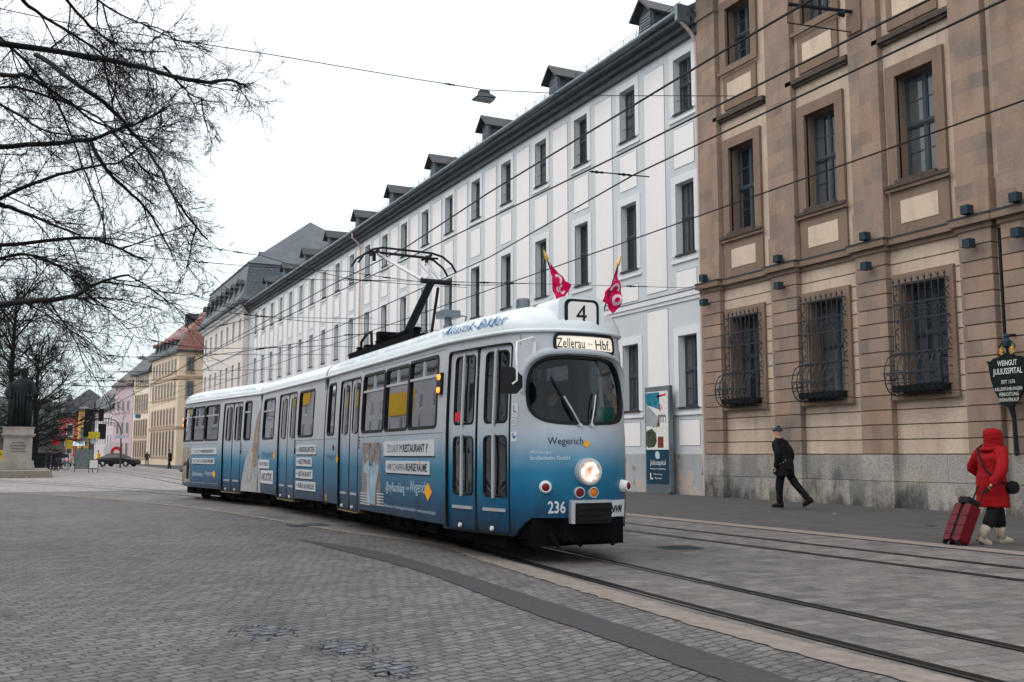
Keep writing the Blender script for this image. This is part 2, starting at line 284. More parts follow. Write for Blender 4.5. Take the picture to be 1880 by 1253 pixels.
edge=[(4.75,-8),(4.8,0),(4.72,4.2),(4.74,6.2),(4.98,9),(5.25,11.7),(5.5,14),(4.95,17.2),(4.2,24),(2.4,31.8),(-.6,39.3),(-8,52),(-20,65),(-60,90)]
road=[(cr(edge,s),s) for s in [-8+.8*i for i in range(60)]]+[(-8,52),(-20,65),(-60,90),(-60,400),(60,400),(60,130),(19,120),(19,60),(12.3,50),(12.3,-8)]
strip('road',[(cr(edge,s),s) for s in [-8+.6*i for i in range(80)]],[(12.3,s) for s in [-8+.6*i for i in range(80)]],'track_paving',.004)
sheet('far_road',[[(-60,39.4),(12.3,39.4),(19.6,39.4),(60,100),(60,420),(-60,420)]],'road_paving',.006)
ke=[-8+.1*i for i in range(480)]; kj=random.Random(4)
strip('kerb_line',[(cr(edge,s)-.02+kj.uniform(-.022,.022),s) for s in ke],[(cr(edge,s)+(.30 if s<12 else max(.12,.30-(s-12)*.05)),s) for s in ke],'kerb_stone',.008)
strip('pavement',[(12.3,-8),(12.3,60),(12.6,150)],[(40,-8),(40,60),(40,150)],'pavement_asphalt',.009)
strip('pavement_edge',[(11.86,-8),(11.86,60)],[(12.3,-8),(12.3,60)],'kerb_stone',.009)
strip('kerb_joint',[(11.80,-8),(11.80,60)],[(11.86,-8),(11.86,60)],'groove',.010)
sa=[(4.05,2.5),(4.13,4.65),(4.23,6.42),(4.36,8.92),(4.46,10.82),(4.43,13.2),(3.97,15.67)]; sb_=[(3.66,2.5),(3.75,4.84),(3.81,5.85),(3.92,7.98),(4.12,10.96),(4.0,14.0),(3.93,15.69)]
ss=[2.5+.11*i for i in range(120)]; jr=random.Random(5); J=lambda k:jr.uniform(-k,k)
strip('asphalt_strip',[(cr(sb_,s)+J(.014),s) for s in ss],[(cr(sa,s)+J(.014),s) for s in ss],'strip_asphalt',.008)
def blob(cx,cy,r,z,jit=.35,n=26,st=2.):
    return [(cx+math.cos(a)*r*random.uniform(1-jit,1+jit)*.9,cy+math.sin(a)*r*st*random.uniform(1-jit,1+jit)) for a in [2*math.pi*i/n for i in range(n)]]
for nm,(x,y,r) in {'a':(1.72,7.75,.17),'b':(2.05,6.85,.15),'c':(2.12,6.05,.13)}.items():
    sheet('tar_patch',[blob(x,y,r,0,.4,34,1.5)],'tar_patch',.004)
    m=MB()
    for k in range(26):
        a=random.uniform(0,6.28); q=r*random.uniform(.8,1.6); px,py=x+math.cos(a)*q,y+math.sin(a)*q*1.5; l=random.uniform(.03,.07); th=random.choice((R(-20),R(70)))
        dx,dy=math.cos(th)*l,math.sin(th)*l; nx,ny=-math.sin(th)*.006,math.cos(th)*.006
        m.add([(px-dx+nx,py-dy+ny,.004),(px+dx+nx,py+dy+ny,.004),(px+dx-nx,py+dy-ny,.004),(px-dx-nx,py-dy-ny,.004)],[(0,1,2,3)])
    tag(m.build('tar_joints','tar_joint'),kind='structure')
def track(name,tc,s0,s1,label,skip=None):
    t=empty(name,(cr(tc,s0+1),s0+1,0),label,'tram track')
    N_=int((s1-s0)/.8)
    for sd in (-1,1):
        pr=MB(); gr=MB(); vr=[];vg=[]
        for i in range(N_+1):
            s=s0+(s1-s0)*i/N_; c=cr(tc,s); d=(cr(tc,min(s+.4,s1))-cr(tc,max(s-.4,s0)))/.8; L=math.hypot(1,d); nx,ny=1/L,-d/L
            o=sd*.5
            for k,(a,zz) in enumerate(((o-.052,.013),(o-.022,.013))): vr.append((c+nx*a,s+ny*a,zz))
            g0,g1=(o-.062,o+.085)
            for a in (g0,g1): vg.append((c+nx*a,s+ny*a,.010))
        f=[(2*i,2*i+1,2*i+3,2*i+2) for i in range(N_)]
        pr.add(vr,f); gr.add(vg,f); pr.build('rail','steel_rail',t); gr.build('rail_groove','groove',t)
    return t
track('tram_track',TC,-6,60,'tram track under the blue tram, bending left behind it')
track('tram_track',TC2,-6,150,'straight tram track beside the asphalt pavement, right of the tram')
track('tram_track',TC3,33,170,'faint tram track running to the far street beyond the tram')
# manhole covers
def disc(name,c,r,sx,mat,label,cat):
    t=MB(); t.lathe((0,0,0),(0,0,1),[(r,0),(r,.004),(r*.86,.004),(r*.86,.001),(r*.8,.001),(r*.8,.005),(.01,.005)],40,0)
    for k in range(-5,6):
        h=math.sqrt(max(0,(.74*r)**2-(k*.05)**2))
        if h>.05: t.box(k*.05-.012,k*.05+.012,-h,h,.005,.009)
    o=t.build(name,mat); o.location=c; return tag(o,label,cat)
disc('manhole_cover',(8.46,11.85,.005),.34,1,'street_metal','round iron manhole cover in the paving between the two tracks','manhole cover')
m=MB(); m.box(-.35,.35,-.3,.3,0,.005); m.box(-.3,.3,-.25,.25,.005,.008); o=m.build('drain_cover','street_metal'); o.location=(4.89,18.71,.009); tag(o,'small dark rectangular drain cover in the cobbles left of the tram','drain cover')
m=MB(); m.box(-.5,.5,-.45,.45,0,.004); m.box(-.1,.1,-.08,.08,.004,.007,1); o=m.build('service_hatch',['pavement_asphalt','groove']); o.location=(15.1,13.3,.01); tag(o,'square asphalt filled service hatch in the pavement near the red coat','hatch')
m=MB(); m.add([(0,0,.012),(.12,.03,.02),(.1,.1,.013),(.03,.12,.03)],[(0,1,2,3)]); o=m.build('paper_scrap','board_white'); o.location=(16.2,16.9,0); tag(o,'scrap of white litter lying on the dark pavement','litter')
# ------------------------------------------------------------------ facades
def holes_grid(m,x,y0,y1,z0,z1,holes,depth,mi=0,mr=None):
    """wall face at x with openings; reveals run back to x+depth"""
    ys=sorted({y0,y1}|{v for h in holes for v in h[:2] if y0<v<y1}); zs=sorted({z0,z1}|{v for h in holes for v in h[2:] if z0<v<z1})
    for a,b in zip(ys,ys[1:]):
        for c,d in zip(zs,zs[1:]):
            cy,cz=(a+b)/2,(c+d)/2
            if any(h[0]<cy<h[1] and h[2]<cz<h[3] for h in holes): continue
            m.quad((x,a,c),(x,b,c),(x,b,d),(x,a,d),mi=mi)
    for a,b,c,d in holes:
        q=x+depth; r=mi if mr is None else mr
        m.quad((x,a,c),(q,a,c),(q,a,d),(x,a,d),mi=r); m.quad((x,b,c),(q,b,c),(q,b,d),(x,b,d),mi=r); m.quad((x,a,c),(x,b,c),(q,b,c),(q,a,c),mi=r); m.quad((x,a,d),(x,b,d),(q,b,d),(q,a,d),mi=r)
def ring(m,x0,x1,a,b,c,d,wd,mi=0,top=None,bot=None):
    """four butted boxes round the opening a..b, c..d"""
    t=wd if top is None else top; u=wd if bot is None else bot
    m.box(x0,x1,a-wd,a,c-u,d+t,mi); m.box(x0,x1,b,b+wd,c-u,d+t,mi); m.box(x0,x1,a,b,d,d+t,mi); m.box(x0,x1,a,b,c-u,c,mi)
WM={}
def window_mesh(wd,ht,kind='double'):
    """casement window, local: x into building, y centred, z from sill"""
    k=(wd,ht,kind)
    if k not in WM:
        f=MB(); t=.05; h=wd/2
        f.box(0,.07,-h,-h+t,0,ht); f.box(0,.07,h-t,h,0,ht); f.box(0,.07,-h+t,h-t,0,t*1.5); f.box(0,.07,-h+t,h-t,ht-t,ht)
        tz=ht*.52; f.box(-.03,.06,-h+t,h-t,tz-.05,tz+.06); f.box(-.05,-.03,-h+t,h-t,tz-.01,tz+.03)
        for z0,z1 in ((t*1.5,tz-.05),(tz+.06,ht-t)):
            f.box(-.01,.055,-.045,.045,z0,z1)
            for sg in (-1,1):
                a,b=sorted((sg*.045,sg*(h-t))); f.box(.005,.05,a,a+.03,z0,z1); f.box(.005,.05,b-.03,b,z0,z1); f.box(.005,.05,a+.03,b-.03,z0,z0+.03); f.box(.005,.05,a+.03,b-.03,z1-.03,z1); zm=(z0+z1)/2; f.box(.012,.045,a+.03,b-.03,zm-.012,zm+.012)
        p=MB(); p.box(.03,.036,-h+t*.5,h-t*.5,t*.5,ht-t*.5)
        WM[k]=(f,p)
    return WM[k]
_wm={}
def put_window(par,x,y,z,wd,ht,fm='window_paint',pm='pane_glass',simplew=False):
    k=(wd,ht,fm,pm,simplew); pl=par.location
    if k not in _wm:
        if simplew:
            f=MB(); f.box(0,.06,-wd/2,-wd/2+.07,0,ht); f.box(0,.06,wd/2-.07,wd/2,0,ht); f.box(0,.06,-wd/2+.07,wd/2-.07,0,.08); f.box(0,.06,-wd/2+.07,wd/2-.07,ht-.07,ht); f.box(0,.05,-.03,.03,.08,ht-.07); f.box(.001,.05,-wd/2+.07,-.03,ht*.6-.03,ht*.6+.03); f.box(.001,.05,.03,wd/2-.07,ht*.6-.03,ht*.6+.03)
            p=MB(); p.box(.025,.03,-wd/2+.03,wd/2-.03,.03,ht-.03)
        else: f,p=window_mesh(wd,ht)
        a=f.build('window',fm,world=False); b=p.build('pane',pm,a,world=False); _wm[k]=a; a.parent=par
    else:
        src=_wm[k]; a=src.copy(); C.objects.link(a); b=src.children[0].copy(); C.objects.link(b); a.parent=par; b.parent=a
    a.location=(x-pl.x,y-pl.y,z-pl.z); return a
# ---- sandstone palace on the right
SB=empty('sandstone_building',(19.62,20,0),'brown and cream sandstone palace with iron window grilles at the right edge','building')
BC=[23.85,20.45,17.15,12.0,8.6,5.2]     # window axes
X0=19.64
F1=[(c-.60,c+.60,8.21,10.92) for c in BC]; F2=[(c-.60,c+.60,13.6,15.52) for c in BC]
GF=[(c-.66,c+.66,2.94,5.56) for c in BC]
m=MB(); holes_grid(m,X0,1,25.8,6.45,16.6,F1+F2,.42,0,1); m.quad((X0,25.8,0),(X0+9,25.8,0),(X0+9,25.8,17.3),(X0,25.8,17.3)); m.build('wall',['wall_stone','trim_stone'],SB)
# ground floor: courses with real open joints
m=MB(); zs=[1.33+i*.3675 for i in range(15)]
for z0,z1 in zip(zs,zs[1:]):
    ys=sorted({1,25.8}|{v for h in GF for v in h[:2]}); 
    for a,b in zip(ys,ys[1:]):
        cy=(a+b)/2; hh=[h for h in GF if h[0]<cy<h[1]]
        if hh:
            h=hh[0]
            if z1>h[2] and z0<h[3]:
                if z0+.014<h[2]-.02: m.box(X0-.03,X0+.02,a,b,z0+.014,h[2])
                if z1-.014>h[3]+.02: m.box(X0-.03,X0+.02,a,b,h[3],z1-.014)
                continue
        m.box(X0-.03,X0+.02,a,b,z0+.014,z1-.014)
m.build('rusticated_wall','wall_stone',SB)
m=MB(); holes_grid(m,X0+.005,1,25.8,1.3,6.5,GF,.42,0); m.build('ground_floor_core','trim_stone',SB)
PIL=[(24.87,25.78),(21.42,22.49),(18.17,19.18),(15.08,15.95),(13.75,14.82),(9.8,10.8),(6.4,7.4),(3.0,4.0)]
for a,b in PIL:
    m=MB()
    for z0,z1 in zip(zs,zs[1:]): m.box(19.42,X0-.031,a,b,z0+.016,z1-.016)
    m.box(19.46,X0+.001,a+.03,b-.03,1.3,6.46)
    m.box(19.40,X0-.002,a-.02,b+.02,6.79,7.6); m.box(19.44,X0-.002,a,b,7.6,15.6); m.box(19.38,X0-.002,a-.04,b+.04,15.6,15.75); m.box(19.42,X0-.002,a,b,15.75,16.6)
    m.build('pilaster','pilaster_stone',SB)
m=MB(); m.box(19.56,X0+.3,1,25.8,-.1,.655); m.box(19.565,X0+.3,1,25.8,.668,1.32)
for a,b in PIL: m.box(19.38,19.558,a-.02,b+.02,-.1,.655); m.box(19.385,19.563,a-.02,b+.02,.668,1.318)
m.box(19.6,X0+.2,1,25.79,.6,.7)
m.build('plinth','plinth_stone',SB)
def cornice(z0,z1,par,mats,deep,pr):
    m=MB(); x=X0-deep
    m.box(x,X0+.1,1,25.83,z0+.12,z1,0); m.box(x+.12,X0+.1,1,25.8,z0,z0+.12,0); m.box(x-.02,X0+.1,.98,25.85,z1,z1+.035,1)
    for a,b in PIL: m.box(x-.17,x-.021,a-.12,b+.12,z0+.118,z1-.002,0); m.box(x-.05,x+.119,a-.06,b+.06,z0-.002,z0+.117,0); m.box(x-.19,x-.022,a-.14,b+.14,z1,z1+.037,1)
    m.build('cornice',mats,par)
cornice(6.46,6.74,SB,['trim_stone','flashing'],.22,.17)
cornice(16.6,17.2,SB,['trim_stone','flashing'],.75,.17)
m=MB(); m.quad((18.7,1,17.22),(18.7,25.8,17.22),(26,25.8,22),(26,1,22)); m.build('roof','slate_dark',SB)
for c in BC:
    m=MB(); ring(m,X0-.10,X0+.06,c-.60,c+.60,8.21,10.92,.29,0,.31,.12)
    m.box(X0-.16,X0-.101,c-.98,c+.98,7.93,8.05,0); m.box(X0-.07,X0-.002,c-.89,c+.89,6.80,8.08,0)
    m.build('window_surround','trim_stone',SB); m=MB()
    m.box(X0-.07,X0-.002,c-.78,c+.78,12.2,13.3); ring(m,X0-.10,X0+.06,c-.60,c+.60,13.6,15.52,.27,0,.27,.1); m.box(X0-.17,X0-.101,c-.95,c+.95,13.36,13.46)
    m.build('window_surround','trim_stone',SB); m=MB()
    ring(m,X0-.12,X0-.029,c-.66,c+.66,2.94,5.56,.26,0,.25,.12)
    m.box(X0-.20,X0-.121,c-1.0,c+1.0,2.66,2.80)
    m.build('window_surround','trim_stone',SB)
    for z0,z1 in ((7.08,7.67),(12.5,13.05)): m=MB(); m.box(X0-.085,X0-.071,c-.57,c+.57,z0,z1); m.build('apron_panel','panel_stone',SB)
    m=MB(); m.box(X0-.20,X0-.01,c-1.2,c+1.2,11.93,12.06); m.box(X0-.12,X0-.01,c-1.14,c+1.14,11.86,11.93); m.build('hood_moulding','hood_stone',SB)
    m=MB(); m.box(X0-.21,X0-.161,c-.99,c+.99,8.02,8.10); m.box(X0-.21,X0-.05,c-.62,c+.62,8.101,8.19); m.build('window_sill','hood_stone',SB)
for c in BC:
    put_window(SB,X0+.30,c,8.22,1.2,2.68); put_window(SB,X0+.30,c,13.61,1.2,1.9); put_window(SB,X0+.32,c,2.96,1.3,2.58)
    # iron grille with a swollen basket below
    g=MB(); xg=19.40; bx=[c-.78+i*.195 for i in range(9)]
    def bow(t): # profile of the basket from top to bottom
        an=R(80)-t*R(215); return (19.14+(-math.cos(an)*.0)-.40*max(0,math.cos(an*.9)) , 3.28+.46*math.sin(an))
    prof=[(xg,5.62),(xg,3.78)]
    bas=[(xg,3.78),(19.27,3.76),(19.12,3.68),(19.02,3.50),(18.97,3.27),(19.00,3.04),(19.09,2.87),(19.25,2.78),(19.45,2.76)]
    for y in bx[:-1] if False else bx:
        g.tube([(xg,y,5.56),(xg,y,3.78)],.018,4); g.tube([(p[0],y,p[1]) for p in bas],.019,4)
        g.lathe((xg,y,5.56),(0,0,1),[(.012,0),(.03,.05),(.012,.09),(.002,.14)],6); g.tube([(xg,y,5.56),(xg-.04,y+.03,5.63),(xg-.01,y+.05,5.68)],.008,3)
    for z in (5.5,5.02,4.62,3.8): g.box(xg-.018,xg+.018,bx[0]-.02,bx[-1]+.02,z-.018,z+.018)
    g.box(18.955,18.99,bx[0]-.02,bx[-1]+.02,3.27,3.31); g.box(18.98,19.015,bx[0]-.02,bx[-1]+.02,3.03,3.06)
    for y in (bx[0],bx[-1]):
        for z in (5.5,5.02,4.62,3.8): g.tube([(xg,y,z),(X0-.03,y,z)],.015,4)
        g.tube([(X0-.10,y,5.5),(X0-.10,y,2.95)],.014,4)
        for z0,z1 in ((5.45,5.05),(4.6,4.2),(4.2,3.85)):
            pts=[(xg+.09+.07*math.sin(6.28*k/10*1.2),y,z0+(z1-z0)*k/10) for k in range(11)]; g.tube(pts,.014,4)
        for q in range(4): g.tube([(X0-.1,y,3.6-q*.2),(19.24,y,3.62-q*.22),(19.1,y,3.5-q*.2)],.009,4)
    for i in range(8):
        yc=(bx[i]+bx[i+1])/2
        for (x_,z_,r_) in ((xg,4.86,.07),(xg,4.73,.055),(18.985,3.18,.075)):
            g.tube([(x_,yc+math.cos(a)*r_,z_+math.sin(a)*r_) for a in [k*.7-.6 for k in range(8)]],.013,4)
    gg=g.build('window_grille','iron',SB); g=MB(); g.box(19.16,19.5,bx[0]+.05,bx[-1]-.05,2.84,3.0); g=g.build('basket_plate','black_paint',SB); g.parent=gg; g.location=(0,0,0)  # dark plate inside the bottom of the basket
m=MB(); m.tube([(19.53,14.95,6.4),(19.53,14.95,3.75)],.035,8); m.tube([(19.56,14.7,16),(19.56,14.7,6.9)],.010,5)
for z in (8,9.6,11.2,12.8,14.4): m.box(19.55,19.63,14.68,14.72,z-.02,z+.02)
m.build('lightning_rod','dark_metal',SB)
# wrought sign hanging on the palace wall
def plate(fn): pass
WSx=19.12
ws=empty('winery_sign',(19.3,14.62,2.3),'dark green shield shaped WEINGUT sign with gold bracket on the sandstone wall','sign')
half=[(0,2.32),(.10,2.36),(.22,2.48),(.34,2.68),(.42,2.92),(.46,3.15),(.475,3.30),(.53,3.38),(.43,3.36),(.34,3.42),(.20,3.44),(.12,3.50),(0,3.52)]
poly=[(-a,z) for a,z in half]+[(a,z) for a,z in reversed(half[1:-1])]
m=MB(); m.prism([(WSx,14.62+a,z) for a,z in poly],(.05,0,0)); m.build('sign_board','dark_green',ws)
m=MB()
for t,z0,z1,hw,b in (('WEINGUT',3.24,3.36,.24,.01),('JULIUSSPITAL',3.02,3.19,.36,.01),('SEIT 1576',2.85,2.93,.17,.0),('KELLERFÜHRUNGEN',2.70,2.79,.33,.0),('VERKOSTUNG',2.58,2.66,.24,.0),('WEINVERKAUF',2.46,2.54,.24,.0)):
    m=MB(); text_map(m,t,lambda a,b_,z0=z0,z1=z1,hw=hw:(WSx-.004,14.62+hw-2*hw*a,z0+(z1-z0)*b_),b); m.build('lettering','board_white',ws,fixn=False)
m=MB(); m.tube([(WSx+.06,14.62,2.36),(WSx+.1,14.60,2.1),(WSx+.1,14.58,1.3)],[.07,.045,.05],8); m.tube([(WSx+.03,14.62,3.5),(WSx+.03,14.62,3.9)],.03,6); m.tube([(WSx+.03,14.62,3.9),(X0,14.62,3.95)],.03,6); m.lathe((WSx+.1,14.59,1.28),(0,0,1),[(.01,0),(.06,.05),(.03,.12)],8)
for sg in (-1,1): m.tube([(WSx+.03,14.62+sg*(.05+.15*math.sin(k*.5)),3.5+.05*k+.02*math.sin(k)) for k in range(7)],.014,5)
m.build('bracket','dark_metal',ws)
m=MB()
for sg in (-1,1):
    for k in range(5): m.lathe((WSx+.0,14.62+sg*(.12+.03*(k%2)),3.5+.03*k),(1,0,0),[(.01,-.03),(.035,0),(.01,.03)],6)
m.build('gold_ornament','gold',ws)
m=MB(); m.lathe((WSx+.02,14.62,3.60),(0,0,1),[(.02,0),(.09,.07),(.10,.17),(.05,.24),(.07,.28),(.01,.36)],8); m.build('crown_ornament','teal_lamp',ws)
# little square floodlights above and below the cornice
def flood():
    r=empty('wall_floodlight',(0,0,0)); a=MB(); a.box(-.10,.10,-.10,.10,0,.20); o=a.build('lamp_housing','teal_lamp',r); b=MB(); b.box(-.085,.085,-.085,.085,-.008,0); b.build('lamp_lens','black_paint',r); c=MB(); c.tube([(.10,0,.06),(.24,0,.06)],.025,6); c.build('arm','dark_metal',r); return r
f0=flood(); first=True; cs_=[('corner',25.4),('second',21.9),('third',18.6),('fourth',15.5),('last',14.25)]
desc={'corner':'pilaster at the white house corner','second':'pilaster between first and second grille','third':'pilaster between second and third grille','fourth':'pilaster right of the third grille','last':'outermost pilaster beside the green sign'}
for k,y in cs_:
    for up in (1,0):
        o=f0 if first else copy_tree(f0); first=False
        o.location=(19.2,y,6.80 if up else 6.02)
        tag(o,'small teal square floodlight %s the ledge, on the %s'%('above' if up else 'under',desc[k]),'floodlight','floodlights along the sandstone ledge')
# wire bracket high on the palace
wb=empty('wire_bracket',(19.4,19.0,13),'black iron bracket arm on steel plate bolted high on the palace','bracket')
m=MB(); m.box(19.37,19.43,18.62,19.12,12.5,13.7); m.build('wall_plate','trim_stone',wb)
m=MB(); m.tube([(19.37,18.9,13.1),(17.9,19.7,13.35)],.05,8); m.tube([(19.37,18.95,12.55),(17.9,19.75,12.85)],.018,6); m.tube([(17.9,19.7,13.35),(17.9,19.75,12.85)],.012,4); m.lathe((19.2,19.0,13.05),(-1,.5,0),[(.1,0),(.05,.18)],8); m.build('arm','dark_metal',wb)
# ---- long white building
WX=19.66
WH=empty('white_building',(WX,60,0),'long white three storey house with grey blue pilaster strips and slate dormers','building')
WC=[26.9+3.47*i for i in range(21)]
rows=[(12.95,14.9,1.0),(8.02,10.5,1.0),(2.88,5.28,1.0)]
hl=[(c-wd/2-.02,c+wd/2+.02,z0,z1) for c in WC for z0,z1,wd in rows]
m=MB(); holes_grid(m,WX,25.82,99.8,1.34,15.6,hl,.36,0,1); m.quad((WX,25.82,-.05),(WX,99.8,-.05),(WX,99.8,1.34),(WX,25.82,1.34),mi=2)
m.build('wall',['grey_render','surround_render','flaking_render'],WH)
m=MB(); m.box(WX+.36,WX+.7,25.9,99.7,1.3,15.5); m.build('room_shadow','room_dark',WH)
def repeated(name,mat,mb,par,spots):
    a=mb.build(name,mat,par,world=False); first=True
    for s_ in spots:
        o=a if first else a.copy()
        if not first: C.objects.link(o); o.parent=par
        first=False; o.location=(Vector(s_)-par.location)
tall=[(WC[i]+WC[i+1])/2 for i in range(20)]
m=MB(); m.box(-.022,.01,-.615,.615,6.95,15.0); repeated('tall_cream_panel','cream_render',m,WH,[(WX,y,0) for y in tall])
m=MB(); m.box(-.022,.01,-.615,.615,1.36,6.3); repeated('lower_cream_panel','cream_render',m,WH,[(WX,y,0) for y in tall])
for z0,z1 in ((6.95,15.0),(1.36,6.3)): m=MB(); m.box(-.007,.01,-.64,.64,z0-.02,z1+.03); repeated('recess_shade','recess_grey',m,WH,[(WX,y,0) for y in tall])  # grey outline painted as the shade along the panels' recess edges
for z0,z1 in ((11.05,12.4),(6.85,7.45),(1.62,2.45)): m=MB(); m.box(-.007,.01,-.58,.58,z0-.01,z1+.03); repeated('recess_shade','recess_grey',m,WH,[(WX,c,0) for c in WC])  # same painted recess shade round the small panels
for z0,z1 in ((11.05,12.4),(6.85,7.45),(1.62,2.45)): m=MB(); m.box(-.022,.01,-.56,.56,z0,z1); repeated('small_cream_panel','cream_render',m,WH,[(WX,c,0) for c in WC])
for (z0,z1,wd),zb in zip(rows,(12.68,7.75,2.62)):
    m=MB(); ring(m,-.035,.02,-wd/2-.02,wd/2+.02,z0,z1,.24,0,.26,.02); m.box(-.06,0,-.80,.80,zb,zb+.10); repeated('window_surround','surround_render',m,WH,[(WX,c,0) for c in WC])
m=MB(); m.box(WX-.10,WX,25.82,99.8,6.55,6.72); m.box(WX-.05,WX,25.82,99.8,6.42,6.55)
m.build('string_course','surround_render',WH)
for z0,z1,wd in rows: m=MB(); m.box(-.07,.35,-.56,.56,z0-.05,z0+.012); repeated('window_sill','sill_dark',m,WH,[(WX,c,0) for c in WC])
m=MB(); m.box(WX-.115,WX,25.82,99.8,6.72,6.745); m.build('course_flashing','sill_dark',WH)
m=MB(); m.tube([(.1,-.5,13.45),(.1,.5,13.45)],.012,4); repeated('window_guard_rail','iron',m,WH,[(WX,c,0) for c in WC])
for c in WC:
    for z0,z1,wd in rows: put_window(WH,WX+.24,c,z0+.01,1.04,round(z1-z0-.02,2))
# eaves, gutter, roof
m=MB()
for x,z0,z1 in ((WX-.16,15.35,15.6),(WX-.34,15.6,15.78),(WX-.60,15.78,15.95)): m.box(x,WX+.2,25.82,99.9,z0,z1)
m.build('eaves','slate_trim',WH)
m=MB(); m.tube([(WX-.70,25.9,16.02),(WX-.70,99.9,16.02)],.10,10)
for i in range(50): m.tube([(WX-.70,26+i*1.5,16.02),(WX-.70,26.05+i*1.5,16.02)],.112,10)
m.build('gutter','gutter_zinc',WH,smooth=True)
m=MB(); m.quad((WX-.68,25.9,16.05),(WX-.68,100,16.05),(WX+8,100,21.6),(WX+8,25.9,21.6)); m.build('roof','slate',WH)
m=MB()
for i in range(84):
    y=26.2+i*.88; m.tube([(WX-.58,y,16.1),(WX-.58,y,16.42)],.010,4); m.tube([(WX-.58,y,16.42),(WX-.35,y,16.22)],.008,3)
m.tube([(WX-.58,26,16.42),(WX-.58,99.8,16.42)],.010,4); m.tube([(WX-.58,26,16.30),(WX-.58,99.8,16.30)],.007,4)
for i in range(4):  # lattice guards below the dormers
    y=28.6+i*6.94
    for k in range(14): m.tube([(WX-.5,y-1.2+k*.16,16.15),(WX-.5,y-1.2+k*.16,16.42)],.008,3)
m.build('snow_guard','iron',WH)
def dormer_mesh(x,y,z,wd=.95,ht=.8,dep=2.4,ov=.22,pitch=.62):
    a=MB(); a.box(x,x+dep,y-wd/2,y+wd/2,z,z+ht)
    r=MB(); h=wd/2+ov; rz=z+ht+pitch
    r.prism([(x-.3,y-h,z+ht-.08),(x-.3,y,rz),(x-.3,y+h,z+ht-.08),(x-.3,y+h-.05,z+ht-.14),(x-.3,y,rz-.10),(x-.3,y-h+.05,z+ht-.14)],(dep+.3,0,0))
    a.prism([(x,y-wd/2,z+ht),(x,y,rz-.12),(x,y+wd/2,z+ht)],(dep,0,0))
    l=MB()
    for k in range(6): l.box(x-.05,x+.01,y-wd*.3,y+wd*.3,z+.12+k*.105,z+.18+k*.105)
    ring(l,x-.04,x-.001,y-wd*.3,y+wd*.3,z+.1,z+.74,.05)
    return a,r,l
def dormer(par,x,y,z,roofmat='slate_dark',wall='slate_trim',**k):
    a,r,l=dormer_mesh(x,y,z,**k); o=a.build('dormer',wall,par); 
    for mb,n_,mm in ((r,'dormer_roof',roofmat),(l,'louvre','gutter_zinc')):
        q=mb.build(n_,mm,par); loc=q.location.copy(); q.parent=o; q.location=(0,0,0)
for i in range(10): dormer(WH,WX-.05,29.0+i*6.98,16.45,wd=.95,ht=.78,pitch=.58)
for y in (25.98,62.9,99.3):
    m=MB(); m.tube([(WX-.70,y,15.95),(WX-.68,y,15.6),(WX-.30,y,15.3),(WX-.13,y,15.0),(WX-.12,y,14.6)],.06,8)
    m.tube([(WX-.12,y,14.6),(WX-.12,y,.2)],.055,8); m.build('downpipe','cream_pipe',WH)
m=MB(); m.box(WX-.95,WX-.45,25.83,25.98,15.6,16.15); m.build('rain_hopper','gutter_zinc',WH)
# ---- advert stele on the pavement before the white house
KS=empty('advert_stele',(19.35,28.2,0),'tall grey framed advertising stele leaning against the white house front','advertising stele')
m=MB(); m.box(19.28,19.42,27.5,28.95,.08,3.62); m.box(19.22,19.48,27.6,28.85,0,.08); m.build('stele_frame','gutter_zinc',KS)
kx=19.275; 
def K(a,b): return (kx,28.88-1.31*a,.33+3.12*b)
m=MB(); m.quad(K(0,.37),K(1,.37),K(1,1),K(0,1)); m.build('poster','board_white',KS)
def kq(nm,mat,*rects,poly=None,off=.003,textz=None):
    m=MB()
    for a,b,c,d in rects: m.quad(*[(kx-off,*K(x,y)[1:]) for x,y in ((a,c),(b,c),(b,d),(a,d))])
    if poly: m.quad(*[(kx-off,*K(x,y)[1:]) for x,y in poly])
    if textz:
        for t,a,b,c,d in textz: text_map(m,t,lambda u,v,a=a,b=b,c=c,d=d:(kx-off,*K(a+(b-a)*u,c+(d-c)*v)[1:]),.005)
    return m.build(nm,mat,KS,fixn=False)
simple('poster_teal',lin((30,120,140)),.5,.5,4); simple('poster_navy',lin((14,58,80)),.5,.1); simple('poster_green',lin((60,76,56)),.5,.6,9); simple('poster_brown',lin((120,52,40)),.5,.3,7); simple('poster_grey',lin((150,160,162)),.5,.15,3); simple('poster_red',lin((200,40,60)),.5,.1)
kq('poster_sky','poster_teal',poly=[(0,.99),(0,.86),(.25,.84),(.62,.80),(.62,.99)]); kq('poster_print_street','poster_grey',poly=[(0,.88),(.55,.72),(.5,.62),(0,.63)],off=.005)
kq('poster_foliage','poster_green',poly=[(0,.57),(.25,.60),(.45,.55),(.48,.46),(.38,.40),(.1,.39),(0,.41)]); kq('poster_box','poster_brown',(.52,.78,.39,.51)); kq('poster_building','poster_brown',(.30,.36,.61,.72),(.44,.5,.61,.70),(.56,.62,.61,.72),(.36,.56,.62,.66))
kq('poster_navy_field','poster_navy',(0,1,0,.37)); kq('poster_red_mark','poster_red',poly=[(.5,.93),(.9,.95),(.95,.97),(.55,.96)]); kq('poster_red_mark','poster_red',(.62,.67,.78,.86),(.72,.75,.80,.84)); kq('poster_gate','print_grey',(.52,.55,.66,.73),(.88,.91,.66,.73),(.55,.88,.72,.745),(.66,.70,.66,.72),(.76,.8,.66,.72)); kq('poster_dark_mark','print_dark',(.02,.12,.64,.72))
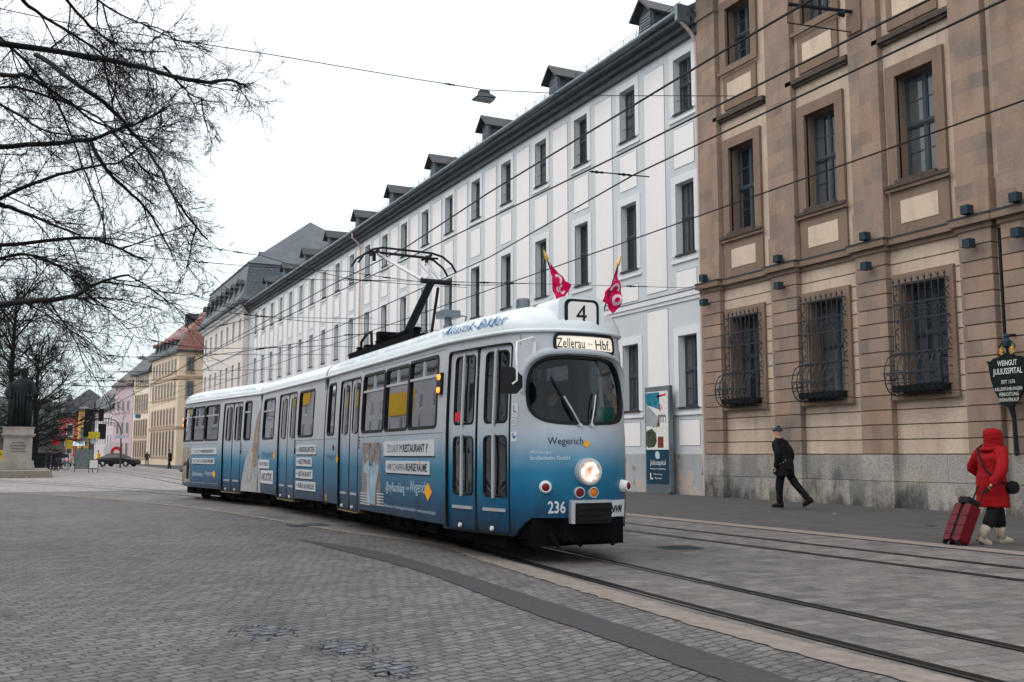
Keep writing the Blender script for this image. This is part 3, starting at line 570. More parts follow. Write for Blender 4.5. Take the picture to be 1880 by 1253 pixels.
kq('poster_lettering','board_white',textz=[('Juliusspital',.16,.86,.19,.26),('WEINGUT WÜRZBURG',.16,.86,.155,.175),('Weinverkostung',.30,.70,.095,.115),('Weinverkauf',.36,.68,.055,.075)],off=.006); kq('poster_arrow','board_white',(.16,.20,.06,.12),(.16,.28,.05,.065),off=.006)
m=MB(); text_map(m,'L',lambda u,v:(kx-.006,*K(.42+.2*u,.28+.07*v)[1:])); m.lathe((kx-.004,K(.5,.31)[1],K(.5,.31)[2]),(-1,0,0),[(.13,0),(.13,.003)],18); m.build('poster_crest','print_pale',KS)
# ---- corner pavilion with mansard roof
PV=empty('mansard_house',(19.2,112,0),'cream corner house with steep slate mansard, row of dormers and pyramid roof','building')
PX=19.15; PC=[101.6+3.45*i for i in range(7)]
hl=[(c-.55,c+.55,z0,z1) for c in PC for z0,z1 in ((12.9,14.9),(8.0,10.5),(2.9,5.3))]
m=MB(); holes_grid(m,PX,99.85,124,-.05,16.2,hl,.36,0); m.quad((PX,99.85,-.05),(PX+.6,99.85,-.05),(PX+.6,99.85,16.2),(PX,99.85,16.2)); m.quad((PX,124,-.05),(PX+12,124,-.05),(PX+12,124,16.2),(PX,124,16.2))
stucco('pav_render',lin((226,218,212)),.1); m.build('wall','pav_render',PV)
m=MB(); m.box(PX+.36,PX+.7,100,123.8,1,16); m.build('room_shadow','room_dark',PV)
for c in PC:
    for z0,z1 in ((12.9,14.9),(8.0,10.5),(2.9,5.3)): put_window(PV,PX+.24,c,z0,1.1,round(z1-z0,2),simplew=True)
m=MB(); 
for z in (11.5,6.6): m.box(PX-.10,PX,99.7,124,z,z+.25)
m.box(PX-.25,PX+.1,99.6,124.2,15.6,15.9); m.box(PX-.5,PX+.1,99.4,124.4,15.9,16.15); 
for c in PC: ring(m,PX-.03,PX+.01,c-.55,c+.55,12.9,14.9,.18)
m.build('string_course','surround_render',PV)
m=MB(); m.box(PX-.8,PX+.1,99.0,124.6,16.15,16.5); m.build('eaves','slate_trim',PV)
# mansard: eave -> break -> peak
prof=[(0,16.5),(.55,17.2),(.95,18.3),(1.2,20.4),(1.05,20.5)]
rings=[]
for d,z in prof: rings.append([(PX-.8+d,99.0+d*1.0,z),(PX-.8+d,124.6-d,z),(40-d,124.6-d,z),(40-d,99.0+d,z)])
m=MB()
for a,b in zip(rings,rings[1:]):
    for i in range(4): m.quad(a[i],a[(i+1)%4],b[(i+1)%4],b[i])
pk=(28.6,111.5,28.0); q=rings[-1]
q2=[(q[0][0],q[0][1],20.5),(q[1][0],q[1][1],20.5),(37.5,123,20.5),(37.5,100.5,20.5)]
for i in range(4): m.quad(q2[i],q2[(i+1)%4],pk)
m.build('roof','slate',PV)
for i in range(8): dormer(PV,PX-.15,101.6+i*2.95,17.0,wd=1.0,ht=1.5,dep=2.2,pitch=.45)
for i in range(3): dormer(PV,PX+2.2,102.8+i*5.5,21.3,wd=1.,ht=.55,dep=2.6,pitch=.4)
# ---- generic street house for the far rows
def house(name,label,base,corner,along,depthv,h,mat,roofmat,eaves,rows,wins,winw,peak,endwins=None,trim='surround_render',fp='window_paint',holesfirst=None,band=None):
    """corner: near street corner; along: vector down the street front; depthv: into the block"""
    c=Vector((*corner,0)); A=Vector((*along,0)); B=Vector((*depthv,0)); e=empty(name,corner+(0,),label,'building')
    P=lambda a,b,z,o=0.: tuple(c+A*a+B*b+Vector((0,0,z))+o*Vector((-A.y,A.x,0)).normalized()*(1 if (Vector((-A.y,A.x,0)).dot(B)<0) else -1))
    La,Lb=A.length,B.length; nA=A.normalized(); nB=B.normalized()
    m=MB(); 
    for q in ([P(0,0,-.1),P(1,0,-.1),P(1,0,h),P(0,0,h)],[P(0,0,-.1),P(0,1,-.1),P(0,1,h),P(0,0,h)],[P(1,0,-.1),P(1,1,-.1),P(1,1,h),P(1,0,h)],[P(0,1,-.1),P(1,1,-.1),P(1,1,h),P(0,1,h)]): m.quad(*q)
    m.build('wall',mat,e)
    r=MB(); o=.45
    def Q(a,b,z): return tuple(c+nA*a+nB*b+Vector((0,0,z)))
    ev=[Q(-o,-o,h),Q(La+o,-o,h),Q(La+o,Lb+o,h),Q(-o,Lb+o,h)]; et=[(*v[:2],v[2]+.3) for v in ev]
    for i in range(4): r.quad(ev[i],ev[(i+1)%4],et[(i+1)%4],et[i])
    r.quad(*ev)
    hz,inset,kind=peak
    if kind=='hip':
        a=Q(inset,Lb/2,h+hz); b=Q(La-inset,Lb/2,h+hz); r.quad(et[0],et[1],b,a); r.quad(et[2],et[3],a,b); r.quad(et[1],et[2],b); r.quad(et[3],et[0],a)
    elif kind=='mansard':
        t=[Q(.9,.9,h+2.6),Q(La-.9,.9,h+2.6),Q(La-.9,Lb-.9,h+2.6),Q(.9,Lb-.9,h+2.6)]
        for i in range(4): r.quad(et[i],et[(i+1)%4],t[(i+1)%4],t[i],mi=1 if (i==3 and name=='yellow_house') else 0)
        a=Q(inset,Lb/2,h+hz); b=Q(La-inset,Lb/2,h+hz); r.quad(t[0],t[1],b,a,mi=1); r.quad(t[2],t[3],a,b,mi=1); r.quad(t[1],t[2],b,mi=1); r.quad(t[3],t[0],a,mi=1)
    r.build('roof',[roofmat,eaves],e)
    fr=MB(); 
    def wins_on(base,dirv,outv,Ltot,n,edge,rowz):
        for z0,z1 in rowz:
            for i in range(n):
                t=edge+(Ltot-2*edge)*(i+.5)/n; p=base+dirv*t
                for k,(off,mm,g) in enumerate(((.03,0,.16),(.05,1,0))):
                    pass
                w2=winw/2; tri=[p-dirv*w2,p+dirv*w2]
                # surround ring, proud of the wall
                M=Matrix.Identity(4); M.col[0]=(*(-outv),0); M.col[1]=(*dirv,0); M.translation=p
                ring(fr,-.06,.02,-w2,w2,z0,z1,.14)
                nv=len(fr.v)-32
                for j in range(nv,len(fr.v)): fr.v[j]=tuple(M@Vector(fr.v[j]))
                sill=MB(); fr.box(-.14,.02,-w2-.2,w2+.2,z0-.3,z0-.16,0,M)
                wf=MB(); wf.box(-.03,-.004,-w2,w2,z0,z1,0,M); pn=wf.build('window','far_glass',e)
                bb=MB(); bb.box(-.045,-.031,-.03,.03,z0,z1,0,M); bb.box(-.045,-.031,-w2,-.03,z0+(z1-z0)*.62,z0+(z1-z0)*.62+.06,0,M); bb.box(-.045,-.031,.03,w2,z0+(z1-z0)*.62,z0+(z1-z0)*.62+.06,0,M); q_=bb.build('glazing_bar',fp,e); q_.parent=pn; q_.location=(0,0,0)
    if wins: wins_on(c,nA,-nB,La,wins,.8,rows)
    if endwins: wins_on(c,nB,-nA,Lb,endwins[0],endwins[1],endwins[2])
    for z in (band or ()):
        M=Matrix.Identity(4); M.col[0]=(*nB,0); M.col[1]=(*nA,0); M.translation=c; fr.box(-.12,.0,-.12,La,z,z+.3,0,M)
        M=Matrix.Identity(4); M.col[0]=(*nA,0); M.col[1]=(*nB,0); M.translation=c; fr.box(-.12,.0,0,Lb,z,z+.3,0,M)
    if fr.v: fr.build('window_surround',trim,e)
    return e,Q
for nm,c in dict(yellow_render=(232,215,190),cream2=(236,222,202),pink_render=(200,182,188),pale_pink=(208,198,204),red_render=(190,100,108),ochre_render=(216,174,104),tan_trim=(182,160,140)).items(): stucco(nm,lin(c),.12)  # yellow and pink muted in colour to stand in for distance haze
rws=[(11.0,13.0),(7.4,9.6),(3.9,6.1),(1.0,3.2)]
yh,Q=house('yellow_house','yellow four storey corner house with red tiled hip roof and tall chimney',0,(16.85,127.9),(-1.45,15.8),(9,-.8),13.9,'yellow_render','slate_dark','red_tile',[(11.6,13.1),(8.5,10.3),(5.1,7.0),(1.2,4.2)],8,.8,(6.2,4,'mansard'),(4,.3,[(11.6,13.3),(8.5,10.3),(5.1,7.0)]),'tan_trim',band=(10.7,4.5))
m=MB(); m.box(18.4,19.9,134,135.6,16,19.6); m.build('chimney','slate_trim',yh)
for i in range(6): dormer(yh,16.6-.22*i,130.2+2.1*i,14.4,roofmat='red_tile',wall='slate_trim',wd=1.0,ht=1.3,dep=2.,pitch=.35)
ch,Q=house('cream_house','cream row house with dark mansard between yellow and pink houses',0,(15.35,144.0),(-1.15,10.2),(9,0),12.6,'cream2','slate_dark','brown_tile',rws,6,.75,(5,3,'mansard'),None,'tan_trim')
house('pink_house','pink narrow house with purple brown roof beside the cream house',0,(14.2,155),(-1.9,7.5),(9,2),11.4,'pink_render','brown_tile','brown_tile',[(7.8,9.2),(4.4,6.0),(1,3)],3,1.,(5.5,2,'hip'),(1,.2,[(7.6,9.4),(4.2,6.2)]),'pink_render')
house('pale_house','long pale pink house with dark mansard attic windows farther down the street',0,(12.3,163),(-1.6,30),(9,3),8.3,'pale_pink','slate_dark','brown_tile',[(5.6,7.2),(2.9,4.4)],9,.95,(6.2,3,'mansard'),(2,.3,[(5.6,7.2)]),'surround_render')
house('red_house','small red gabled house front at the end of the street',0,(6.3,194),(-.4,14),(2.35,.0),7.8,'red_render','slate_dark','slate_dark',None,None,.9,(4.5,3,'hip'),(1,.3,[(4.6,6.6),(.9,2.9)]),'board_white')
house('ochre_house','narrow ochre house with a dark vertical shop sign',0,(8.7,188),(0,12),(1.6,0),8.9,'ochre_render','slate_dark','slate_dark',None,None,.9,(1,3,'hip'),None)
house('grey_roof_house','large grey slate roofed house closing the far end of the street',0,(6.5,212),(0,20),(10,0),9.8,'slate_trim','slate_dark','slate_dark',None,None,1,(4.6,4,'hip'),(3,1,[(7,9)]),'pink_render')
m=MB(); m.box(9.0,9.9,187.6,187.8,2.9,6.0); m.box(9.05,9.85,187.4,187.6,3.2,5.8,1); o=m.build('shop_sign',['black_paint','print_grey']); tag(o,'tall black vertical shop sign on the ochre house front','shop sign')
# left of frame, seen only in reflections and from a step aside
lf2,Q=house('plaza_house','second pale house row beyond the first one, left of the square and outside the photo',0,(-26,80),(0,90),(-10,0),15,'pale_pink','brown_tile','brown_tile',[(9.6,11.8),(5.8,8.2),(1.2,4.0)],18,1.3,(5,4,'hip'),None)
lf,Q=house('plaza_house','pale plastered house row on the left side of the square, outside the photo',0,(-24,4),(0,70),(-10,0),13,'cream_render','slate','slate',[(9.6,11.8),(5.8,8.2),(1.2,4.0)],18,1.2,(5,4,'hip'),None)
for (a,b,c,d),l in (((117,131,8.4,12.6),'large yellow banner on the yellow plaster house left of the square'),((141,154,11.4,14.8),'second yellow banner higher up the same row of houses')):
    o=MB(); o.box(-25.9,-25.8,a,b,c,d); o=o.build('yellow_banner','banner_yellow'); tag(o,l,'banner')
# hills and far wood
m=MB(); nx=60
vs=[];
for j,(dy,hh) in enumerate(((0,0),(60,.6),(160,1.),(300,.9))):
    for i in range(nx+1):
        x=-260+i*9; vs.append((x,560+dy,-2+hh*(26+14*math.exp(-((x-0)/90)**2)+5*mnoise.noise(Vector((x*.012,j*3,0)))*2)))
m.add(vs,[(j*(nx+1)+i,j*(nx+1)+i+1,(j+1)*(nx+1)+i+1,(j+1)*(nx+1)+i) for j in range(3) for i in range(nx)])
simple('hill_wood',lin((58,70,62)),.95,.45,.05); tag(m.build('hills','hill_wood',smooth=True),kind='structure')
# ------------------------------------------------------------------ the tram
import bisect
class Sec:
    """one car body. frame: origin (n0,s0) at rear joint, forward dir; plan outline list of (x,y)"""
    def __init__(self,o,e,ctrl):
        self.o=o; L=math.hypot(e[0]-o[0],e[1]-o[1]); self.f=((e[0]-o[0])/L,(e[1]-o[1])/L); self.l=(-self.f[1],self.f[0])
        pts=[]
        c=[ctrl[0]]+ctrl+[ctrl[-1]]
        c[0]=(2*ctrl[0][0]-ctrl[1][0],2*ctrl[0][1]-ctrl[1][1]); c[-1]=(2*ctrl[-1][0]-ctrl[-2][0],2*ctrl[-1][1]-ctrl[-2][1])
        for i in range(1,len(c)-2):
            p0,p1,p2,p3=c[i-1],c[i],c[i+1],c[i+2]
            for k in range(12):
                t=k/12.
                pts.append(tuple(.5*((2*p1[j])+(-p0[j]+p2[j])*t+(2*p0[j]-5*p1[j]+4*p2[j]-p3[j])*t*t+(-p0[j]+3*p1[j]-3*p2[j]+p3[j])*t**3) for j in (0,1)))
        pts.append(ctrl[-1]); self.p=pts; self.U=[0]
        for a,b in zip(pts,pts[1:]): self.U.append(self.U[-1]+math.hypot(b[0]-a[0],b[1]-a[1]))
        self.len=self.U[-1]
        n=[]
        for i in range(len(pts)):
            a=pts[max(0,i-1)];b=pts[min(len(pts)-1,i+1)];d=math.hypot(b[0]-a[0],b[1]-a[1]); n.append(((b[1]-a[1])/d,-(b[0]-a[0])/d))
        self.n=n
    def P(self,u):

        i=min(max(bisect.bisect_right(self.U,u)-1,0),len(self.U)-2); t=(u-self.U[i])/(self.U[i+1]-self.U[i])
        a,b=self.p[i],self.p[i+1]; na,nb=self.n[i],self.n[i+1]
        return (a[0]+(b[0]-a[0])*t,a[1]+(b[1]-a[1])*t),(na[0]+(nb[0]-na[0])*t,na[1]+(nb[1]-na[1])*t)
    def inset(self,c,z):
        side=.035*max(0,z-1.5)**1.5+ .05*max(0,.8-z)**2
        fr=.13*max(0,z-1.5)+.10*max(0,.95-z)**1.5
        c=max(0,abs(c)); c=c*c
        return side*(1-c)+fr*c
    def loc(self,x,y,z): return (self.o[0]+self.f[0]*x+self.l[0]*y, self.o[1]+self.f[1]*x+self.l[1]*y, z)
    def S(self,u,z,off=0.):
        (x,y),n=self.P(u); d=off-self.inset(n[0],z)
        return self.loc(x+n[0]*d,y+n[1]*d,z)
def mir(c): return c+[(x,-y) for x,y in reversed(c)][1:]
S1=Sec((6.46,19.35),(6.2,10.5),mir([(0,-1.1),(1.5,-1.1),(3,-1.1),(4.5,-1.1),(5.8,-1.1),(6.7,-1.09),(7.3,-1.02),(7.9,-.92),(8.25,-.83),(8.48,-.70),(8.66,-.48),(8.76,-.24),(8.79,0)]))
S2=Sec((6.44,25.45),(6.46,19.45),[(0,-1.1),(2,-1.1),(4,-1.1),(6.0,-1.1)])
S2b=Sec((6.44,25.45),(6.46,19.45),[(6.0,1.1),(4,1.1),(2,1.1),(0,1.1)])
S3=Sec((5.28,32.6),(6.42,25.55),[(7.14,1.1),(3,1.1),(1.2,1.05),(.35,.9),(.08,.6),(0,.3),(0,0),(0,-.3),(.08,-.6),(.35,-.9),(1.2,-1.05),(3,-1.1),(7.14,-1.1)])
ZT=2.85
TR=empty('tram',(6.4,19.4,0),'blue and silver three section articulated tram, line 4, with pantograph','tram')
def inpoly(p,poly):
    x,y=p;c=False;n=len(poly);j=n-1
    for i in range(n):
        xi,yi=poly[i];xj,yj=poly[j]
        if (yi>y)!=(yj>y) and x<(xj-xi)*(y-yi)/(yj-yi)+xi: c=not c
        j=i
    return c
def dens(poly,st):
    o=[]
    for a,b in zip(poly,poly[1:]+poly[:1]):
        L=math.hypot(b[0]-a[0],b[1]-a[1]); k=max(1,int(math.ceil(L/st)))
        for i in range(k): o.append((a[0]+(b[0]-a[0])*i/k,a[1]+(b[1]-a[1])*i/k))
    return o
def tri(outer,holes=(),st=.14,bst=.12):
    outer=dens(outer,bst); hs=[dens(h,bst) for h in holes]; vs=[];ed=[]
    for lp in [outer]+hs:
        k=len(vs); vs+=lp; ed+=[(k+i,k+(i+1)%len(lp)) for i in range(len(lp))]
    x0=min(p[0] for p in outer);x1=max(p[0] for p in outer);y0=min(p[1] for p in outer);y1=max(p[1] for p in outer)
    nx=max(1,int((x1-x0)/st)); ny=max(1,int((y1-y0)/st))
    for i in range(1,nx):
        for j in range(1,ny):
            p=(x0+(x1-x0)*i/nx,y0+(y1-y0)*j/ny)
            if inpoly(p,outer) and not any(inpoly(p,h) for h in hs):
                if all((p[0]-q[0])**2+(p[1]-q[1])**2>(st*.35)**2 for lp in [outer]+hs for q in lp): vs.append(p)
    r=geometry.delaunay_2d_cdt([Vector(v) for v in vs],ed,[],0,1e-6); V=[(v.x,v.y) for v in r[0]]; F=[]
    for f in r[2]:
        c=(sum(V[i][0] for i in f)/len(f),sum(V[i][1] for i in f)/len(f))
        if inpoly(c,outer) and not any(inpoly(c,h) for h in hs): F.append(tuple(f))
    return V,F
def surf(mb,sec,outer,holes=(),off=0.,mi=0,st=.14,flip=False):
    V,F=tri(outer,holes,st); mb.add([sec.S(u,z,off) for u,z in V],[f[::-1] if flip else f for f in F],mi)
def rr(u0,u1,z0,z1,r=.07,n=4):
    o=[]
    for cx,cy,a0 in ((u1-r,z0+r,-90),(u1-r,z1-r,0),(u0+r,z1-r,90),(u0+r,z0+r,180)):
        for k in range(n+1):
            a=R(a0+90*k/n); o.append((cx+r*math.cos(a),cy+r*math.sin(a)))
    return o
def grow(poly,d):
    cx=sum(p[0] for p in poly)/len(poly); cy=sum(p[1] for p in poly)/len(poly); n=len(poly); o=[]
    for i in range(n):
        a,b=poly[i-1],poly[(i+1)%n]; t=(b[0]-a[0],b[1]-a[1]); L=math.hypot(*t) or 1; o.append((poly[i][0]+t[1]/L*d,poly[i][1]-t[0]/L*d))
    return o
def band(mb,sec,loop,wd_out,wd_in,off,deep=-.03,mi=0):
    lp=dens(loop,.12); A=grow(lp,wd_out); B=grow(lp,-wd_in); n=len(lp)
    vs=[sec.S(u,z,0) for u,z in A]+[sec.S(u,z,off) for u,z in grow(lp,wd_out*.7)]+[sec.S(u,z,off) for u,z in B]+[sec.S(u,z,deep) for u,z in B]
    mb.add(vs,[(k*n+i,k*n+(i+1)%n,(k+1)*n+(i+1)%n,(k+1)*n+i) for k in range(3) for i in range(n)],mi)
def patch(mb,sec,u0,u1,z0,z1,off,mi=0,nu=None):
    nu=nu or max(1,int((u1-u0)/.12)); vs=[sec.S(u0+(u1-u0)*i/nu,z,off) for z in (z0,z1) for i in range(nu+1)]
    mb.add(vs,[(i,i+1,nu+1+i+1,nu+1+i) for i in range(nu)],mi)
def slab(mb,sec,u0,u1,z0,z1,o0,o1,mi=0,nu=None):
    nu=nu or max(1,int((u1-u0)/.12)); g=lambda z,o:[sec.S(u0+(u1-u0)*i/nu,z,o) for i in range(nu+1)]
    r=[g(z0,o0),g(z0,o1),g(z1,o1),g(z1,o0)]; k=nu+1; vs=sum(r,[])
    fs=[(a*k+i,a*k+i+1,((a+1)%4)*k+i+1,((a+1)%4)*k+i) for a in range(4) for i in range(nu)]+[(0,k,2*k,3*k),(nu,k+nu,2*k+nu,3*k+nu)]
    mb.add(vs,fs,mi)
class T:
    """collects one car body: openings, then builds hull"""
    def __init__(s,sec,outer): s.sec=sec; s.outer=outer; s.holes=[]
    def window(s,loop,transom=None,split=None,glass='tram_glass',frame='black_rubber',name='window',wo=.03):
        s.holes.append(loop); sec=s.sec; m=MB(); band(m,sec,loop,wo,.018,.012); w_=m.build(name,frame,TR,smooth=False)
        g=MB(); surf(g,sec,grow(loop,-.005),(),-.022,st=.2); child(g,'pane',glass,w_)
        if transom:
            us=[p[0] for p in loop]; zs_=[p[1] for p in loop]; u0,u1=min(us)+.012,max(us)-.012
            b=MB(); slab(b,sec,u0,u1,transom-.018,transom+.018,-.03,.006)
            if split: slab(b,sec,split-.012,split+.012,transom+.018,max(zs_)-.015,-.03,.002,nu=1)
            child(b,'window_bar','silver_trim',w_)
        return w_
    def doors(s,u0,u1,z0,z1,um,leaves,pane_rows,step=True):
        s.holes.append(rr(u0,u1,z0,z1,.05,2) if z0>s.outer_bottom(u0)+.02 else rr(u0,u1,z0,z1,.02,1)); sec=s.sec
        m=MB(); band(m,sec,rr(u0,u1,z0,z1,.05,2),.012,.012,.006,-.06); m.build('door_seal','black_rubber',TR)
        for (a,b,wa,wb) in leaves:
            hs=[rr(wa,wb,c,d,.06,3) for c,d in pane_rows]
            L_=MB(); surf(L_,sec,rr(a,b,z0+.01,z1-.01,.03,1),hs,-.03,st=.2); lf_=L_.build('door','livery_paint',TR,smooth=True,fixn=False)
            for h in hs:
                f=MB()
                lp=dens(h,.12); n=len(lp); A=grow(lp,.02);B=grow(lp,-.012); f.add([sec.S(u,z,-.028) for u,z in A]+[sec.S(u,z,-.018) for u,z in lp]+[sec.S(u,z,-.05) for u,z in B],[(k*n+i,k*n+(i+1)%n,(k+1)*n+(i+1)%n,(k+1)*n+i) for k in range(2) for i in range(n)])
                child(f,'pane_seal','black_rubber',lf_); g=MB(); surf(g,sec,h,(),-.045,st=.3); child(g,'pane','door_glass',lf_)
            um_=(wa+wb)/2; z_lo=min(c for c,d in pane_rows); z_hi=max(d for c,d in pane_rows)
            p=MB()
            for c,d in pane_rows: slab(p,sec,um_-.022,um_+.022,c-.03,d+.05,-.02,.004,nu=1)
            child(p,'window_bar','silver_trim',lf_); p=MB(); slab(p,sec,wa,wb,z0+.27,z0+.31,-.028,-.010,mi=0); child(p,'door_handle','silver_trim',lf_)
            q=MB(); qq=sec.S(um_,z0+.06,.0); q.lathe(qq,(-1,0,0),[(.03,0),(.03,.03),(.01,.035)],8); child(q,'hinge_cap','white_housing',lf_)
        b=MB(); slab(b,sec,um-.03,um+.03,z0+.01,z1-.01,-.05,-.018,nu=1); b.build('door_edge','black_rubber',TR)
        if step: b=MB(); slab(b,sec,u0+.02,u1-.02,z0-.035,z0-.015,-.15,.005); b.build('step_edge','step_yellow',TR)
    def outer_bottom(s,u): return min(p[1] for p in s.outer)
    def build(s,name='car_body'):
        m=MB(); surf(m,s.sec,s.outer,s.holes,0.,0,st=.13); k=len(m.f); o=m.build(name,'livery_paint',TR,smooth=True,fixn=False)
        m=MB(); surf(m,s.sec,s.outer,s.holes,-.06,0,st=.4,flip=True); m.build('inner_lining','tram_lining',TR,fixn=False)
        m=MB()
        for h in s.holes:
            lp=dens(h,.12); n=len(lp); m.add([s.sec.S(u,z,-.001) for u,z in lp]+[s.sec.S(u,z,-.06) for u,z in lp],[(i,(i+1)%n,n+(i+1)%n,n+i) for i in range(n)])
        child(m,'opening_edge','black_rubber',o)
def child(mb,name,mat,par,smooth=False):
    o=mb.build(name,mat,TR,smooth=smooth,fixn=True); o.parent=par; o.location=(0,0,0); return o
simple('step_yellow',lin((150,126,80)),.5,.15); simple('seat_fabric',lin((70,34,44)),.8,.2); simple('tram_floor',lin((50,50,52)),.8)
# --- front section
t1=T(S1,[(0,.40),(1.0,.40),(1.02,.33),(2.6,.33),(2.62,.38),(6.66,.38),(6.68,.33),(8.36,.33),(8.5,.48),(8.62,.56),(9.1,.56),(9.9,.50),(10.3,.40),(11.9,.38),(S1.len,.40),(S1.len,ZT),(0,ZT)])
t1.window(rr(.18,.70,1.71,2.68))
t1.window(rr(2.62,3.86,1.71,2.68),2.40,3.24); t1.window(rr(3.94,5.10,1.71,2.68),2.42,4.52); t1.window(rr(5.15,6.38,1.71,2.70),2.43,5.75)
t1.doors(1.06,2.42,.335,2.69,1.74,[(1.08,1.71,1.20,1.60),(1.77,2.40,1.90,2.28)],[(1.71,2.58)])
t1.doors(6.76,8.30,.345,2.71,7.535,[(6.78,7.505,6.93,7.45),(7.565,8.28,7.72,8.21)],[(.81,1.545),(1.73,2.62)],step=False)
ws_=[(8.57,1.92),(8.66,1.80),(8.82,1.73),(9.1,1.70),(9.5,1.70),(9.80,1.72),(9.96,1.76),(10.08,1.88),(10.11,2.05),(10.07,2.26),(9.97,2.41),(9.78,2.495),(9.3,2.52),(8.92,2.515),(8.72,2.47),(8.59,2.36),(8.545,2.15)]
def crl(p,n=4):
    o=[];L=len(p)
    for i in range(L):
        a,b,c,d=p[i-1],p[i],p[(i+1)%L],p[(i+2)%L]
        for k in range(n):
            t=k/n; o.append(tuple(.5*(2*b[j]+(c[j]-a[j])*t+(2*a[j]-5*b[j]+4*c[j]-d[j])*t*t+(-a[j]+3*b[j]-3*c[j]+d[j])*t**3) for j in (0,1)))
    return o
wsl=crl(ws_,3); t1.window(wsl,glass='screen_glass',name='windscreen',wo=.022)
for a,b in ((10.4,11.4),(12.3,13.5),(13.6,14.8),(14.9,16.1),(16.2,17.3)): t1.window(rr(a,b,1.71,2.68),2.42)
t1.build()
def seam(sec,u0,u1,z0,z1): m=MB(); patch(m,sec,u0,u1,z0,z1,.002); m.build('panel_seam','seam_dark',TR,fixn=False)
simple('seam_dark',lin((60,74,88)),.6,.1)
for sec,u in ((S1,.92),(S1,2.52),(S1,4.0),(S1,6.64),(S1,8.42),(S2,1.82),(S2,3.78),(S3,9.0),(S3,12.80),(S3,14.50),(S1,10.2)): seam(sec,u,u+.008,.42,2.80)
for sec,a,b in ((S1,2.53,6.64),(S2,3.79,5.95),(S3,9.1,12.8),(S1,.05,.9)): seam(sec,a,b,1.615,1.623); seam(sec,a,b,2.765,2.772)
# hooded brow over the windscreen
m=MB(); lp=[p for p in dens(grow(wsl,.035),.1)]; up=[p for p in lp if p[1]>2.02]; up.sort(key=lambda p:math.atan2(p[1]-2.0,p[0]-9.31),reverse=True); n=len(up)
up2=[(9.31+(p[0]-9.31)*1.10,2.0+(p[1]-2.0)*1.18) for p in up]
def brow(p): return max(0,math.sin(max(0,min(1,(p[1]-2.0)/.5))*math.pi/2))
m.add([S1.S(u,z,.0) for u,z in up2]+[S1.S(u,z,.005+.085*brow((u,z))) for u,z in up]+[S1.S(u,z,.0) for u,z in grow(up,0)],[(k*n+i,k*n+i+1,(k+1)*n+i+1,(k+1)*n+i) for k in range(2) for i in range(n-1)]); m.build('windscreen_hood','livery_paint',TR,smooth=True)
m=MB()
for k in range(26):
    u=8.9+k*.034; m.lathe(S1.S(u,2.60-.012*abs(k-13)/13,.004),(0,-1,0),[(.006,0),(.006,.004)],5)
m.build('vent_holes','black_rubber',TR)
# --- middle section (both sides) and rear section
t2=T(S2,[(0,.38),(1.9,.38),(2.0,.33),(3.7,.33),(3.75,.38),(6,.40),(6,ZT),(0,ZT)])
t2.window(rr(.42,1.60,1.71,2.66),2.38,1.0); t2.window(rr(3.93,5.14,1.71,2.66)); t2.doors(2.05,3.66,.335,2.70,2.86,[(2.07,2.83,2.26,2.70),(2.89,3.64,3.10,3.52)],[(1.70,2.58)]); t2.build()
t2b=T(S2b,[(0,.38),(6,.38),(6,ZT),(0,ZT)])
for a in (.3,1.7,3.1,4.5): t2b.window(rr(a,a+1.2,1.71,2.66),2.4)
t2b.build()
t3=T(S3,[(0,.38),(7,.38),(8,.45),(9,.45),(9.6,.38),(12.9,.38),(12.97,.33),(14.45,.33),(14.5,.38),(S3.len,.38),(S3.len,ZT),(0,ZT)])
t3.window(rr(9.10,10.16,1.73,2.70),2.42,9.65); t3.window(rr(10.24,11.38,1.73,2.69),2.42,10.8); t3.window(rr(11.46,12.60,1.73,2.69),2.42,12.05); t3.window(rr(14.58,15.04,1.71,2.68),2.42)
t3.doors(12.97,14.38,.345,2.70,13.66,[(12.99,13.63,13.14,13.56),(13.69,14.36,13.82,14.26)],[(1.71,2.58)]); t3.window(rr(7.2,8.5,1.75,2.6))
for a,b in ((.6,1.8),(2.0,3.2),(3.4,4.6),(4.8,6.0)): t3.window(rr(a,b,1.73,2.69),2.42)
t3.build()
# --- roofs
RH=.37
def roofpt(sec,u,q,off=0.,both=False):
    (x,y),n=sec.P(u); d=.03-sec.inset(n[0],ZT)+off; x+=n[0]*d; y+=n[1]*d
    a=q*math.pi/2; k=max(0,math.cos(a))**.62; zz=math.sin(a)**.9
    c=n[0]; R_=1.25
    x=x-c*(1-k)*R_; y=y*k
    return sec.loc(x,y,ZT+.02+(RH+off)*zz)
def roof(sec,name='roof'):
    m=MB(); us=[]; u=0
    while u<sec.len: us.append(u); u+=.12
    us.append(sec.len); Q_=12; vs=[roofpt(sec,u,j/Q_) for j in range(Q_+1) for u in us]; n=len(us)
    m.add(vs,[(j*n+i,j*n+i+1,(j+1)*n+i+1,(j+1)*n+i) for j in range(Q_) for i in range(n-1)])
    o=m.build(name,'roof_paint',TR,smooth=True,fixn=True)
    g=MB(); g.tube([sec.S(u,ZT+.005,.025) for u in us],.026,8); g.build('gutter','roof_paint',TR,smooth=True)
    g=MB(); 
    return o
for s_ in (S1,S2,S2b,S3): roof(s_)
m=MB()
for sec,a,b in ((S1,.1,7.6),(S2,.1,5.9),(S3,9.5,15.5)):
    k=int((b-a)/.28)
    for i in range(k): m.lathe(roofpt(sec,a+i*.28,.42),(0,0,1),[(.012,-.01),(.012,.008),(.004,.014)],6)
m.build('roof_rivets','silver_trim',TR)
